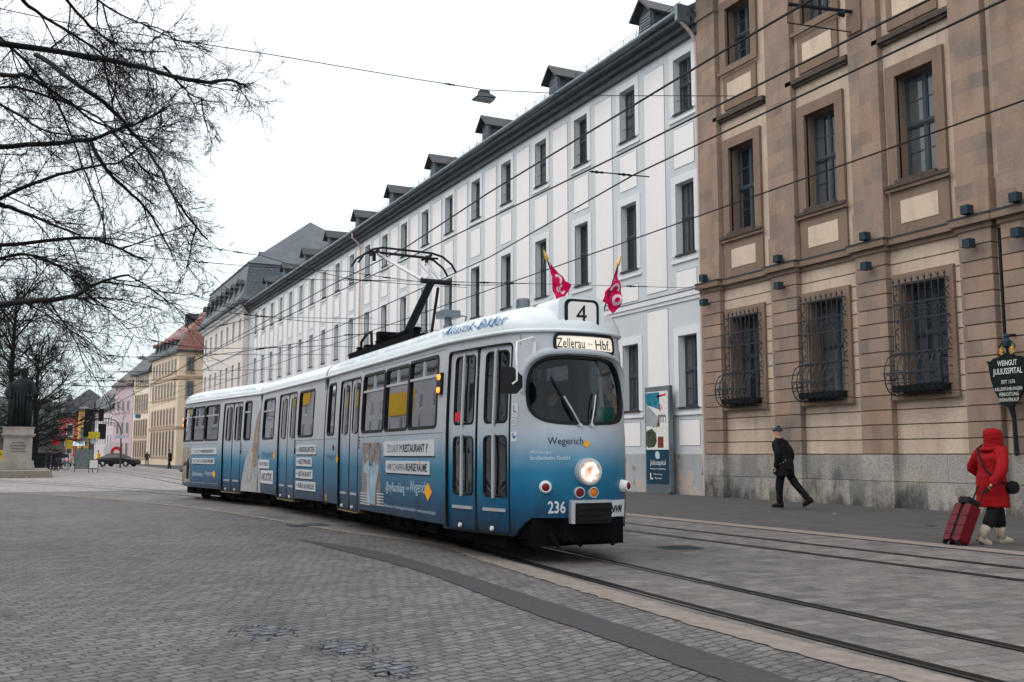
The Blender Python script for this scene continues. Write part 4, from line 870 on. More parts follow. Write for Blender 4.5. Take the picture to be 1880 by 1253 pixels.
# bellows at the two joints
def bellows(c,ax,mat='black_rubber'):
    m=MB(); A=Vector((*ax,0)).normalized(); L_=Vector((-A.y,A.x,0)); c=Vector((*c,0))
    for k in range(5):
        w_=1.06-.03*(k%2); t=-.10+.05*k
        pr=[(-w_,.35),(-w_,2.8),(-w_*.9,3.0),(-w_*.55,3.14),(0,3.19),(w_*.55,3.14),(w_*.9,3.0),(w_,2.8),(w_,.35)]
        m.prism([tuple(c+A*t+L_*y+Vector((0,0,z))) for y,z in pr],tuple(A*.05))
    m.build('bellows',mat,TR)
bellows((6.46,19.40),(0,1)); bellows((6.43,25.50),(-.1,1))
# floor, underframe, bogies, seats
def fbox(sec,x0,x1,y0,y1,z0,z1,name,mat,par=TR,mb=None):
    m=mb or MB(); pts=[sec.loc(x,y,z) for x in (x0,x1) for y in (y0,y1) for z in (z0,z1)]
    m.add(pts,[(0,1,3,2),(4,6,7,5),(0,4,5,1),(2,3,7,6),(0,2,6,4),(1,5,7,3)])
    if mb is None: return m.build(name,mat,par)
for sec,x1 in ((S1,8.2),(S2,6.0),(S3,7.1)):
    x0=.1 if sec is not S3 else .4
    fbox(sec,x0,x1,-1.0 if sec is not S1 else -.85,1.0 if sec is not S1 else .85,.80,.86,'floor','tram_floor')
    fbox(sec,x0+.2,x1-.1,-.80,.80,.17,.79,'underframe','under_black')
for sec,xs in ((S1,(2.9,3.9,4.9,5.9,6.5)),(S2,(.5,1.4,4.4)),(S3,(1.,2.,3.,4.2))):
    for x in xs:
        for y in (-.62,.62): m=MB(); fbox(sec,x-.05,x+.4,y-.25,y+.25,.87,1.3,'','',mb=m); fbox(sec,x-.12,x-.04,y-.25,y+.25,.87,1.9,'','',mb=m); m.build('passenger_seat','seat_fabric',TR)
for sec,x in ((S1,1.1),(S1,2.5),(S1,6.3),(S1,6.9),(S2,2.1),(S2,3.7)): m=MB(); m.tube([sec.loc(x,-.7,.86),sec.loc(x,-.7,2.8)],.018,6); m.build('grab_pole','silver_trim',TR)
fbox(S1,7.55,7.62,-.55,.8,.86,2.3,'cab_wall','tram_lining'); fbox(S1,8.05,8.35,-.35,.55,.86,1.62,'driver_desk','print_dark')
fbox(S1,.3,7.9,-.8,.8,2.86,2.9,'ceiling','tram_lining')
def bogie(sec,x):
    m=MB(); 
    for y in (-.62,.62): fbox(sec,x-1.05,x+1.05,y-.06,y+.06,.26,.42,'','',mb=m); fbox(sec,x-.25,x+.25,y-.10,y+.10,.18,.52,'','',mb=m)
    fbox(sec,x-.3,x+.3,-.6,.6,.2,.6,'','',mb=m); fbox(sec,x-.6,x+.6,-.60,-.45,.055,.10,'','',mb=m)
    o=m.build('bogie','under_black',TR)
    for dx in (-.85,.85):
        for y in (-.5,.5):
            w_=MB(); w_.lathe(sec.loc(x+dx,y,.345),(sec.l[0]*(1 if y>0 else -1),sec.l[1]*(1 if y>0 else -1),0),[(.05,-.09),(.35,-.09),(.35,-.06),(.33,-.05),(.33,.04),(.27,.045),(.22,.0),(.10,.0),(.09,.06),(.02,.06)],24); child(w_,'wheel','under_black',o,True)
bogie(S1,5.1); bogie(S1,.0); bogie(S2,.05); bogie(S3,2.2)

for k in range(7): fbox(S1,2.4+k*.55,2.75+k*.55,-.95,-.72,.20+.03*(k%3),.40,'equipment_box','under_black')
for k in range(8): fbox(S2,.8+k*.6,1.2+k*.6,-.95,-.72,.22+.03*(k%3),.40,'equipment_box','under_black')
for k in range(6): fbox(S3,.9+k*.8,1.5+k*.8,-.9,-.70,.20+.03*(k%3),.40,'equipment_box','under_black')
fbox(S3,.15,.9,-.5,.5,.14,.4,'rear_frame','under_black')
# nose underside and bumper
m=MB(); surf(m,S1,[(8.36,.30),(10.25,.30),(10.25,.52),(9.9,.58),(9.1,.62),(8.62,.62),(8.5,.52)],(),-.07,st=.1); m.build('nose_apron','under_black',TR)
m=MB(); fbox(S1,7.3,8.55,-.62,.62,.22,.55,'','',mb=m); fbox(S1,8.5,8.74,-.30,.50,.27,.56,'','',mb=m)
for y in (-.4,-.1,.35): m.tube([S1.loc(8.5,y,.4),S1.loc(8.72,y-.03,.3),S1.loc(8.74,y+.02,.22)],.03,6)
m.tube([S1.loc(8.6,-.3,.35),S1.loc(8.78,-.22,.30),S1.loc(8.74,-.1,.26)],.035,6); m.build('coupler_gear','under_black',TR)
m=MB()
slab(m,S1,9.075,9.115,.50,.775,-.02,.16,nu=1); slab(m,S1,9.115,9.56,.745,.775,-.02,.16); m.build('bumper_frame','silver_trim',TR)
m=MB(); slab(m,S1,9.12,9.56,.50,.742,-.02,.15); 
for k in range(3): slab(m,S1,9.14,9.55,.54+k*.065,.575+k*.065,.15,.175)
m.build('bumper','black_paint',TR)
m=MB(); slab(m,S1,9.575,9.99,.555,.76,.0,.03); m.build('fleet_plate','sign_white',TR)
def txt(name,mat,items,par=TR):
    m=MB()
    for it in items:
        t,sec,u0,u1,z0,z1=it[:6]; off=it[6] if len(it)>6 else .004; b=it[7] if len(it)>7 else 0.; sh=it[8] if len(it)>8 else 0
        text_map(m,t,lambda a,b_:sec.S(u0+(u1-u0)*a,z0+(z1-z0)*b_,off),b,shear=sh)
    return m.build(name,mat,par,fixn=False)
txt('plate_lettering','print_dark',[('NVM',S1,9.65,9.91,.61,.70,.034,.03,.3)])
txt('fleet_number','sign_white',[('236',S1,8.82,9.035,.615,.765,.006,.02)])
def dia(sec,u,z,du,dz,m,off=.006): m.add([sec.S(u-du,z,off),sec.S(u,z-dz,off),sec.S(u+du,z,off),sec.S(u,z+dz,off)],[(0,1,2,3)])
txt('front_lettering','print_dark',[('Wegerich',S1,8.82,9.26,1.415,1.53,.006,.0)])
txt('company_lettering','print_pale',[('Würzburger',S1,8.60,8.87,1.32,1.37,.006,.01),('Straßenbahn GmbH',S1,8.60,9.09,1.255,1.305,.006,.01)])
for q in ((S1,9.305,1.45,.055,.05),(S1,6.10,.80,.17,.13),(S2,1.76,1.30,.13,.10),(S1,1.0,1.24,.10,.09),(S3,12.4,.78,.13,.12)): m=MB(); dia(*q,m); m.build('orange_diamond','orange_paint',TR,fixn=False)
# lamps on the front
def lampat(u,z,r,name,mat,hous='silver_trim',out=.05,cone=False):
    p=Vector(S1.S(u,z,-.02)); (x,y),n=S1.P(u); d=Vector((S1.f[0]*n[0]+S1.l[0]*n[1],S1.f[1]*n[0]+S1.l[1]*n[1],0)).normalized(); d=(d*.75+Vector((S1.f[0],S1.f[1],0))*.25).normalized()
    h=MB()
    if cone: h.lathe(p,d,[(r*1.7,0),(r*1.55,out*.5),(r*1.25,out),(r,out),(r*.95,out-.01)],20)
    else: h.lathe(p,d,[(r*1.25,0),(r*1.25,out*.6),(r*1.18,out+.01),(r*1.0,out+.012),(r*.98,out-.01)],28)
    ho=h.build(name+'_housing' if False else name,hous,TR,smooth=False); smooth_angle(ho,40)
    l=MB(); l.lathe(p,d,[(r*.99,out-.012),(r*.8,out+.006),(r*.45,out+.016),(.002,out+.02)],24); child(l,'lens',mat,ho,True); return ho
def headglass():
    m=N('headlight_glass'); n=m.noise(14,3); r=m.ramp(n.outputs[0],[(.35,lin((196,130,92))),(.5,lin((240,214,196))),(.62,(1,1,1))]); m.col(r.outputs[0]); m.l(r.outputs[0],m.b.inputs['Emission Color']); m.b.inputs['Emission Strength'].default_value=.6; m.rough(.08)
headglass()
lampat(9.315,1.115,.135,'headlight','headlight_glass',out=.09)
lampat(8.79,.93,.048,'marker_lamp','lens_red','white_housing',.12,True); lampat(9.97,.93,.048,'marker_lamp','lens_red','white_housing',.12,True)
lampat(9.20,.865,.055,'tail_lamp','lens_red',out=.05); lampat(9.385,.865,.055,'tail_lamp','lens_orange',out=.05)
def sidelamp(sec,u,z):
    m=MB(); slab(m,sec,u-.07,u+.07,z-.15,z+.15,0,.04); o=m.build('indicator','black_rubber',TR); l=MB()
    for dz in (-.09,.09): l.lathe(sec.S(u,z+dz,.035),(-1,-.2,0),[(.042,0),(.04,.02),(.015,.03)],14)
    child(l,'lens','lamp_orange',o)
sidelamp(S1,6.53,2.30); sidelamp(S3,9.02,2.30)
# destination box, number box
dl=rr(8.93,9.94,2.60,2.80,.06,4); m=MB(); band(m,S1,dl,.04,.012,.03,.01); o=m.build('destination_frame','black_rubber',TR); m=MB(); surf(m,S1,dl,(),.02,st=.1); child(m,'destination_panel','dest_panel',o)
txt('destination_text','black_paint',[('Zellerau',S1,8.945,9.37,2.635,2.76,.024,.005),('Hbf.',S1,9.56,9.86,2.63,2.755,.024,.005)]); txt('destination_small_text','print_grey',[('über',S1,9.42,9.51,2.68,2.71,.024,0)])
def SL(x,y,z): return S1.loc(x,y,z)
def rbox(y0,y1,z0,z1,r,x0,x1,mb,mi=0):
    lp=[(a,b) for a,b in rr(y0,y1,z0,z1,r,5)]; mb.prism([SL(x1,-a,b) for a,b in lp],tuple(Vector(SL(x0,0,0))-Vector(SL(x1,0,0))),mi)
m=MB(); rbox(-.36,.29,2.86,3.29,.10,7.9,8.58,m); 
for v in (0,): pass
nb=m.build('number_box','roof_paint',TR); smooth_angle(nb,40)
m=MB(); rbox(-.275,.205,2.885,3.262,.08,8.575,8.60,m); child(m,'number_frame','black_rubber',nb); m=MB(); rbox(-.235,.165,2.92,3.228,.06,8.58,8.605,m); child(m,'number_panel','number_panel',nb)
m=MB(); v,f=text2d('4',.0); m.add([SL(8.61,-.055+.15*a,2.955+.235*b) for a,b in v],f); child(m,'number_text','black_paint',nb)
# mirror and its arm
def px(u,z,o): return S1.S(u,z,o)
m=MB(); arm=[px(8.63,2.72,.0),px(8.63,2.76,.06),px(8.52,2.68,.28),(5.24,10.60,2.52),(5.22,10.54,2.38),(5.22,10.54,2.19),(5.17,10.56,2.15)]; m.tube(arm,.012,8); m.box(-.02,.02,-.02,.02,-.14,.05,0,Matrix.Translation(px(8.63,2.66,.02))); o=m.build('mirror_arm','white_housing',TR)
m=MB(); c=Vector((5.19,10.64,2.20)); a=Vector((-.80,.60,0)).normalized(); b=Vector((0,0,1)); d=a.cross(b)
hx=[(-.10,-.16),(.06,-.16),(.13,-.08),(.13,.05),(.03,.155),(-.09,.155),(-.125,.11),(-.125,-.12)]; 
m.prism([tuple(c-a*p[0]+b*p[1]-d*.04) for p in hx],tuple(d*.1)); o2=m.build('mirror','black_paint',TR)
# wipers
m=MB(); m.tube([px(9.22,1.69,.03),px(9.12,1.86,.055),px(9.02,2.03,.055)],.012,6); m.tube([px(9.38,1.70,.03),px(9.42,1.88,.05),px(9.46,2.05,.05)],.009,6); m.lathe(px(9.22,1.68,.0),(0,-1,0),[(.025,0),(.02,.05)],8); m.lathe(px(9.38,1.68,.0),(0,-1,0),[(.025,0),(.02,.05)],8); m.build('wiper','silver_trim',TR)
m=MB(); m.tube([px(9.15,1.74,.03),px(9.02,2.0,.035),px(8.86,2.27,.03)],.014,5); m.tube([px(9.44,1.78,.03),px(9.52,2.1,.03)],.008,5); m.build('wiper_blade','black_rubber',TR)
# stickers beside the front door
m=MB(); patch(m,S1,8.335,8.425,1.82,1.95,.006,0,1); patch(m,S1,8.335,8.425,1.68,1.81,.005,0,1); patch(m,S1,8.33,8.42,1.48,1.60,.006,0,1); m.build('door_sticker','sign_white',TR,fixn=False)
txt('sticker_lettering','print_dark',[('L',S1,8.36,8.40,1.84,1.93,.009),('Einstieg',S1,8.34,8.42,1.76,1.785,.009),('nur mit',S1,8.345,8.41,1.73,1.75,.009),('Fahrkarte',S1,8.34,8.42,1.70,1.72,.009)]); m=MB(); m.add([S1.S(u,z,.009) for u,z in ((8.35,1.57),(8.37,1.59),(8.37,1.55),(8.41,1.55),(8.40,1.52),(8.36,1.52))],[(0,1,2,3,4,5)]); m.build('pram_symbol','print_blue',TR,fixn=False)
m=MB(); patch(m,S1,6.99,7.14,1.76,1.88,-.012,0,1); m.build('red_sticker','poster_red',TR,fixn=False)
# side advertising boards
def board(sec,u0,u1,z0,z1,items,sh=.03):
    m=MB(); slab(m,sec,u0,u1,z0,z1,.0,.012); o=m.build('advert_board','sign_white',TR); m=MB(); patch(m,sec,u0+.03,u1+.04,z0-.022,z0,.004); child(m,'board_shadow_edge','print_dark',o)
    m=MB()
    for t,a,b,lo,hi,bo in items: text_map(m,t,lambda p,q:sec.S(u0+(u1-u0)*(a+(b-a)*p),z0+(z1-z0)*(lo+(hi-lo)*q),.015),bo)
    child(m,'lettering','print_dark',o)
board(S1,3.98,6.34,1.30,1.53,[('ZU LAUT IM',.09,.40,.24,.76,-.008),('RESTAURANT',.42,.84,.24,.76,.025),('?',.86,.90,.24,.76,0)])
board(S1,4.10,6.15,1.035,1.225,[('WIR SCHAFFEN',.04,.47,.2,.75,-.008),('RUHIGE RÄUME',.50,.96,.2,.95,.025)])
board(S3,10.30,12.56,1.325,1.505,[('ZU LAUT IM',.10,.42,.24,.76,-.008),('KINDERGARTEN',.44,.86,.24,.76,.02),('?',.88,.92,.24,.76,0)])
board(S3,10.40,12.40,1.055,1.22,[('WIR SCHAFFEN',.04,.47,.2,.75,-.008),('RUHIGE RÄUME',.50,.96,.2,.95,.02)])
for t,u1,z0,z1 in (('+ KINDERGARTEN',5.44,1.325,1.52),('+ ARZTPRAXIS',5.16,1.075,1.26),('+ RESTAURANT',5.22,.82,1.005),('+ BÜRO & KANZLEI',5.46,.575,.76)): board(S2,3.88,u1,z0,z1,[(t,.05,.95,.22,.8 if 'Ü' not in t else .92,.012)])
board(S2,.10,1.26,.985,1.195,[('WIR OPTIMIEREN',.1,.95,.28,.72,-.005)]); board(S2,.40,1.69,.625,.94,[('AKUSTIK',.08,.95,.2,.8,.012)])
txt('side_lettering','print_pale',[('@myRaumklang',S1,4.10,5.05,.70,.90,.005,.008),('von',S1,5.12,5.27,.79,.84,.005,0),('Wegerich',S1,5.30,6.02,.72,.94,.005,.0),('Willkommen im Gewerbegebiet Heuchelhof • www.myraumklang.de',S1,4.0,6.40,.475,.545,.005,0),
 ('@myRaumklang',S3,10.45,11.35,.68,.84,.005,.008),('von',S3,11.42,11.52,.74,.79,.005,0),('Wegerich',S3,11.6,12.32,.70,.87,.005,0),('Willkommen im Gewerbegebiet • www.myraumklang.de',S3,10.3,12.7,.50,.54,.005,0)])
txt('side_lettering_blue','print_blue',[('Wegerich',S2,.46,1.66,1.22,1.40,.005,0),('Wegerich',S1,.22,.96,1.20,1.34,.005,0)])
m=MB()
for k in range(5):
    z=.66-k*.045; patch(m,S1,2.62,3.20,z,z+.017,.010); patch(m,S1,3.62,4.0,z+.02,z+.037,.010)
m.build('white_stripes','sign_white',TR,fixn=False)
# printed picture panels
def photo(sec,u0,u1,z0,z1,bgc,shapes):
    m=MB(); patch(m,sec,u0,u1,z0,z1,.005); o=m.build('printed_picture',bgc,TR,fixn=False)
    for mat,poly in shapes:
        q=MB(); V,F=tri([(u0+(u1-u0)*a,z0+(z1-z0)*b) for a,b in poly],(),.2,.1); q.add([sec.S(u,z,.009) for u,z in V],F); x=q.build('picture_figure',mat,TR,fixn=False); x.parent=o; x.location=(0,0,0)
def motley(name,stops,sc=7):
    m=N(name); n=m.noise(sc,5,m.map((1,1.6,.7)),.7); r=m.ramp(n.outputs[0],stops); m.col(r.outputs[0]); m.rough(.4)
motley('kitchen_print',[(.3,lin((30,32,36))),(.42,lin((110,76,66))),(.5,lin((168,150,142))),(.56,lin((60,80,96))),(.64,lin((176,190,200))),(.72,lin((150,96,60)))])
motley('kids_print',[(.3,lin((120,160,110))),(.45,lin((190,205,180))),(.52,lin((90,60,50))),(.6,lin((200,120,90))),(.7,lin((215,220,225)))])
motley('apron_print',[(.3,lin((96,128,150))),(.5,lin((150,178,196))),(.7,lin((190,205,214)))],4); motley('dress_print',[(.3,lin((112,120,126))),(.5,lin((164,166,164))),(.7,lin((196,194,188)))],5); motley('hair_print',[(.3,lin((92,74,64))),(.6,lin((168,146,130)))],12)
photo(S1,2.70,3.80,.49,1.515,'kitchen_print',[('apron_print',[(.32,.02),(.75,.02),(.82,.35),(.95,.62),(.62,.72),(.45,.74),(.12,.64),(.1,.52),(.3,.5)]),('hair_print',[(.40,.62),(.58,.62),(.62,.76),(.5,.82),(.40,.76)])])
photo(S3,9.25,10.17,.50,1.54,'kids_print',[('hair_print',[(.1,.1),(.35,.1),(.4,.45),(.3,.7),(.1,.6)]),('cloth_black',[(.6,.1),(.9,.1),(.95,.5),(.8,.7),(.6,.55)]),('coat_grey',[(.15,.45),(.8,.5),(.8,.58),(.15,.55)])])
q=MB()
def decal(sec,poly,mat,name,off=.007):
    q=MB(); V,F=tri(poly,(),.15,.1); q.add([sec.S(u,z,off) for u,z in V],F); q.build(name,mat,TR,fixn=False)
decal(S3,[(14.48,.385),(15.64,.385),(15.66,.95),(15.64,1.3),(15.3,1.5),(15.0,1.45),(14.8,1.2),(14.6,.8)],'dress_print','printed_dress'); decal(S2,[(.02,.385),(.36,.385),(.38,.7),(.20,1.1),(.02,1.3)],'dress_print','printed_dress')
decal(S3,[(15.20,1.42),(15.5,1.3),(15.64,1.6),(15.66,2.5),(15.45,2.2),(15.35,1.9),(15.3,1.6)],'hair_print','printed_hair',.009); decal(S3,[(15.35,1.0),(15.6,1.0),(15.62,1.3),(15.3,1.35),(15.25,1.15)],'hair_print','printed_hands',.010)
m=MB()
def rt(t,sec,u0,u1,q0,q1,b=0.,sh=0.):
    text_map(m,t,lambda a,b_:roofpt(sec,u0+(u1-u0)*a,q0+(q1-q0)*b_,.016),b,shear=sh)
rt('Akustik-Bilder',S1,6.55,8.2,.12,.37,.0,.15); rt('•',S1,6.45,6.52,.2,.27); m.build('roof_lettering','print_blue',TR,fixn=False)
m=MB(); rt('Deckensegel • Wandbilder • Raumteiler • Schallschutz',S1,.7,6.3,.15,.34,.0,.15); rt('Akustik-Bilder • Schallschutz • Raumklang',S3,9.2,15.2,.15,.34); m.build('roof_lettering','print_faint',TR,fixn=False)
# roof equipment + pantograph
m=MB()
for y in (-.62,.62): fbox(S1,.05,4.1,y-.04,y+.04,3.20,3.33,'','',mb=m)
for x in (.1,1.0,2.0,3.1,4.0): fbox(S1,x,x+.08,-.62,.62,3.22,3.31,'','',mb=m)
for x,y in ((.3,-.5),(1.6,-.5),(2.7,-.5),(3.8,-.5)): m.lathe(S1.loc(x,y,3.33),(0,0,1),[(.05,0),(.05,.03),(.09,.05),(.05,.07),(.09,.09),(.04,.12)],10)
fbox(S1,1.4,1.6,-.5,.3,3.33,3.62,'','',mb=m); m.tube([S1.loc(1.6,-.3,3.5),S1.loc(2.6,-.3,3.5)],.05,8); fbox(S1,.9,1.1,-.6,.5,3.33,3.42,'','',mb=m)
m.build('pantograph_base','under_black',TR)
m=MB(); m.tube([S1.loc(.2,-.35,3.25),S1.loc(.05,-.35,3.3),S1.loc(-.12,-.35,3.35),S1.loc(-.15,-.35,3.6),S1.loc(.1,-.3,3.75),S1.loc(.4,-.3,3.75),S1.loc(.45,-.3,3.45)],.03,8); m.tube([S1.loc(3.4,-.45,3.28),S1.loc(3.5,-.45,3.5),S1.loc(3.6,-.45,3.4),S1.loc(3.55,-.45,3.28)],.015,6); m.build('cable_loop','black_rubber',TR)
P_=lambda n,s,z:(n,s,z)
m=MB(); m.tube([(6.45,18.0,3.42),(6.5,16.62,4.42)],[.085,.07],10); m.tube([(6.75,17.3,3.35),(6.62,16.58,4.32)],.028,8); m.lathe((6.25,18.0,3.42),(1,0,0),[(.06,0),(.06,.45)],10); m.lathe((6.30,16.60,4.43),(1,0,0),[(.05,0),(.05,.55)],10); m.build('pantograph_lower_arm','iron_dark' if 'iron_dark' in MATS else 'dark_metal',TR)
HZ=5.22; HS=18.1
m=MB(); m.tube([(6.32,16.62,4.46),(5.98,HS,HZ-.06)],[.04,.03],8); m.tube([(6.70,16.62,4.46),(6.98,HS,HZ-.16)],[.04,.03],8); m.tube([(6.60,16.62,4.46),(6.80,HS,HZ-.16)],[.02,.018],6); m.build('pantograph_upper_arm','silver_trim',TR)
m=MB()
for ds in (-.22,.0,.22):
    e=.03 if ds else -.03
    m.tube([(5.52,HS+ds,HZ-.30),(5.62,HS+ds,HZ-.14),(5.80,HS+ds,HZ-.02),(6.0,HS+ds,HZ+e),(7.0,HS+ds,HZ+e-.02),(7.22,HS+ds,HZ-.04),(7.42,HS+ds,HZ-.18),(7.52,HS+ds,HZ-.34)][(2 if not ds else 0):(-2 if not ds else 8)],.022,7)
for n_ in (5.9,6.98): m.tube([(n_,HS-.24,HZ-.04),(n_,HS+.24,HZ-.04)],.03,6); m.tube([(n_,HS,HZ-.2),(n_,HS,HZ)],.035,6)
m.build('pantograph_head','dark_metal',TR)
m=MB(); M=Matrix.Translation((5.78,14.05,3.37)); m.box(-.14,.14,-.16,.16,.03,.14,0,M); m.tube([(5.78,14.05,3.15),(5.78,14.05,3.4)],.05,6); m.tube([(5.95,13.85,3.2),(6.0,13.85,3.42),(5.9,14.0,3.44)],.015,5); m.build('roof_resistor','gutter_zinc',TR)
m=MB(); m.lathe((6.06,12.05,3.12),(0,0,1),[(.10,0),(.095,.30),(.08,.32)],16); m.build('roof_vent','gutter_zinc',TR,smooth=False)  # vent cylinder on the roof of the front section
for sec,x in ((S2,.9),(S2,4.8),(S3,2.2),(S3,5.0)): fbox(sec,x-.35,x+.35,-.28,.28,3.16,3.27,'roof_hatch','slate_trim')
# rear coupler, side emergency details
m=MB(); fbox(S3,-.25,.2,-.08,.08,.36,.44,'','',mb=m); m.lathe(S3.loc(-.05,-.55,.42),(-S3.f[0],-S3.f[1],0),[(.08,0),(.05,.16)],8); m.build('rear_coupler','under_black',TR)
for sec,u,z in ((S1,.72,1.46),(S2,3.72,1.40),(S3,14.42,1.40)): m=MB(); slab(m,sec,u-.025,u+.025,z-.06,z+.03,0,.02,nu=1); m.build('door_button','lens_red',TR)
for sec,u,z in ((S1,2.50,1.62),(S2,3.74,1.62),(S3,14.46,1.60)):
    m=MB()
    for k in range(4): slab(m,sec,u-.02,u+.02,z-k*.06-.015,z-k*.06+.015,0,.01,nu=1)
    m.build('door_mark','print_dark',TR)
m=MB(); patch(m,S1,.10,.30,.44,.56,.006); m.build('yellow_sticker','step_yellow',TR,fixn=False)
# flags on the tram roof (they can be lifted off: things of their own)
def flag(name,base,tip,poly,label,logo,dy):
    e=empty(name,base,label,'flag','pennants on the tram roof'); m=MB(); b=Vector(base);t=Vector(tip); m.tube([b,t],.009,6); 
    x=m.build('flag_pole','black_paint',e); m=MB(); m.lathe(t-(t-b).normalized()*.03,(t-b),[(.012,0),(.026,.03),(.022,.08),(.012,.13),(.004,.16)],8); m.build('finial','gold',e)
    n=len(poly); V,F=tri(poly,(),.04,.04); th=.003
    def bend(p,o=0.): return (p[0],b.y+dy+.05*math.sin(p[0]*22+p[1]*9)+.02*math.sin(p[1]*30)-.03+o,p[1])
    m=MB(); m.add([bend(p) for p in V],F); f_=m.build('cloth','flag_red',e,smooth=True,fixn=False)
    q=MB()
    for cx,cz,r0,r1,a0,a1 in logo:
        k=14; A=[(cx+math.cos(R(a0+(a1-a0)*i/k))*r0,cz+math.sin(R(a0+(a1-a0)*i/k))*r0*1.3) for i in range(k+1)]; B=[(cx+math.cos(R(a0+(a1-a0)*i/k))*r1,cz+math.sin(R(a0+(a1-a0)*i/k))*r1*1.3) for i in range(k+1)]
        q.add([bend(p,-.012) for p in A+B],[(i,i+1,k+2+i,k+1+i) for i in range(k)])
    q=q.build('emblem','flag_white',e,fixn=False); q.parent=f_; q.location=(0,0,0)
flag('pennant',(6.15,11.0,3.12),(5.875,11.0,3.79),[(5.88,3.75),(5.90,3.55),(5.93,3.38),(5.975,3.25),(6.03,3.23),(6.12,3.30),(6.185,3.40),(6.19,3.47),(6.12,3.52),(6.10,3.58),(6.02,3.66)],'magenta pennant left of the number box, leaning left',[(6.03,3.54,.03,.055,-60,150),(6.10,3.42,.025,.05,100,340),(6.00,3.40,.012,.03,0,330)],0)
flag('pennant',(6.58,10.85,3.05),(6.845,10.85,3.78),[(6.84,3.75),(6.86,3.55),(6.85,3.35),(6.845,3.22),(6.80,3.15),(6.74,3.12),(6.68,3.16),(6.64,3.23),(6.55,3.26),(6.57,3.32),(6.66,3.40),(6.71,3.48),(6.76,3.62)],'magenta pennant right of the number box, leaning right',[(6.79,3.30,.025,.055,0,360),(6.76,3.44,.025,.05,-30,200)],0)
# ------------------------------------------------------------------ overhead wires
def wire(name,pts,r,label,cat='wire',ins=(),sag=0,group=None):
    e=empty(name,pts[0],label,cat,group); P=[]
    for a,b in zip(pts,pts[1:]):
        for k in range(8): t=k/8; P.append((a[0]+(b[0]-a[0])*t,a[1]+(b[1]-a[1])*t,a[2]+(b[2]-a[2])*t-sag*4*t*(1-t)))
    P.append(pts[-1]); m=MB(); m.tube(P,r,5); m.build('cable','black_rubber',e)
    for t in ins:
        i=min(int(t*(len(P)-1)),len(P)-2); a=Vector(P[i]); d=(Vector(P[i+1])-a).normalized(); k=MB(); s_=1+max(0,(a.length-15)/35)
        k.lathe(a-d*.12*s_,d,[(.006*s_,0),(.020*s_,.05*s_),(.012*s_,.08*s_),(.026*s_,.12*s_),(.012*s_,.16*s_),(.02*s_,.2*s_),(.006*s_,.26*s_)],8); k.tube([a+d*.14*s_,a+d*.42*s_],.010*s_,5); k.build('insulator','black_rubber',e)
    return e
CW=.013
wire('contact_wire',[(6.25,-8,5.5),(6.36,8,5.5),(6.45,14,5.45),(6.5,18,5.32),(6.6,24,5.45),(6.9,45,5.6),(7.2,120,5.7)],CW,'lowest left overhead contact wire touching the pantograph','contact wire')
wire('contact_wire',[(7.5,-8,5.6),(7.5,12,5.6),(7.4,20,5.6),(6.95,45,5.6),(7.0,120,5.7)],CW,'second overhead wire from the left, running over the tram','contact wire')
wire('contact_wire',[(7.95,-8,5.6),(8.2,9.7,5.6),(8.25,12.6,5.6),(8.95,19.4,5.6),(9.6,40,5.6),(9.3,120,5.7)],CW,'third overhead wire with an insulator linking it to its neighbour','contact wire')
wire('contact_wire',[(10.6,-8,5.6),(10.75,10,5.6),(10.78,20,5.6),(10.6,60,5.6),(10.4,140,5.7)],CW,'lowest right overhead wire crossing the sandstone windows','contact wire')
wire('wire_link',[(7.66,12.72,5.6),(8.25,12.63,5.6)],.007,'short link with two insulators between the overhead wires above the tram nose','wire link',(.05,.85))
wire('lamp_span',[(-6,23.7,11.3),(.5,24,11.1),(5.1,24,11.2),(8.85,24,11.22),(10.88,24,11.26),(14.56,24,11.69),(19.6,24,12.5)],.012,'high span cable carrying the street lamp across the sky','cable',(.6,))
wire('span_wire',[(5.7,25,5.75),(10.2,25,6.03),(13.3,25,6.2),(19.1,25,6.5)],.008,'span cable from the sandstone ledge to above the tram','cable',(.2,.35,.47,.55,.85),group='span cables across the street')
SPW=[([(-3,45,11.4),(5.1,45,10.72),(9.34,45,10.3),(13.43,45,9.56),(19.5,45,9.6)],'topmost far span cable rising to the tree branches',(.45,.75)),
([(-3,40,9.0),(5.2,40,8.85),(11.9,40,8.95),(16.4,40,8.75),(19.6,40,9)],'span cable crossing the slate mansard behind the pantograph',(.3,.6,.8)),
([(-6,50,9.6),(1.4,50,9.22),(4.3,50,9.04),(6.8,50,8.5),(12.7,50,8.1),(19.6,50,8.3)],'span cable ending beside the mansard house eaves',(.5,.7)),
([(-8,55,7.9),(2.2,55,7.67),(5.2,55,7.4),(8.4,55,6.98),(15.2,55,7.45),(19.6,55,7.6)],'span cable above the red tiled hip roof',(.45,.5,.7)),
([(-8,70,8.2),(2.8,70,7.98),(6.2,70,7.73),(10.7,70,8.15),(19.6,70,8.5)],'span cable level with the yellow house roof edge',(.42,.55)),
([(-8,85,8.1),(3,85,7.8),(7,85,7.9),(13.1,85,8.26),(19.6,85,8.6)],'span cable just below the yellow house eaves',(.5,)),
([(-8,100,8.6),(5,100,8.1),(15.4,100,8.63),(19.1,100,8.8)],'span cable over the far crossing, second lowest',(.4,.6)),
([(-8,114,8.9),(6.6,114,8.5),(17,114,8.9)],'lowest far span cable over the far crossing',(.45,)),
([(8.2,60,8.4),(12.5,60,9.6),(19.6,60,9.9)],'short span cable fixed to the far end of the white house',(.3,.5)),
([(6.9,45,5.6),(13.5,45,6.9),(19.6,45,7.6)],'low pull cable rising from the contact wires to the white house',(.2,.5))]
for p,l,i in SPW: wire('span_wire',p,.009+.00012*p[0][1],l,'cable',i,.05,'span cables across the street')
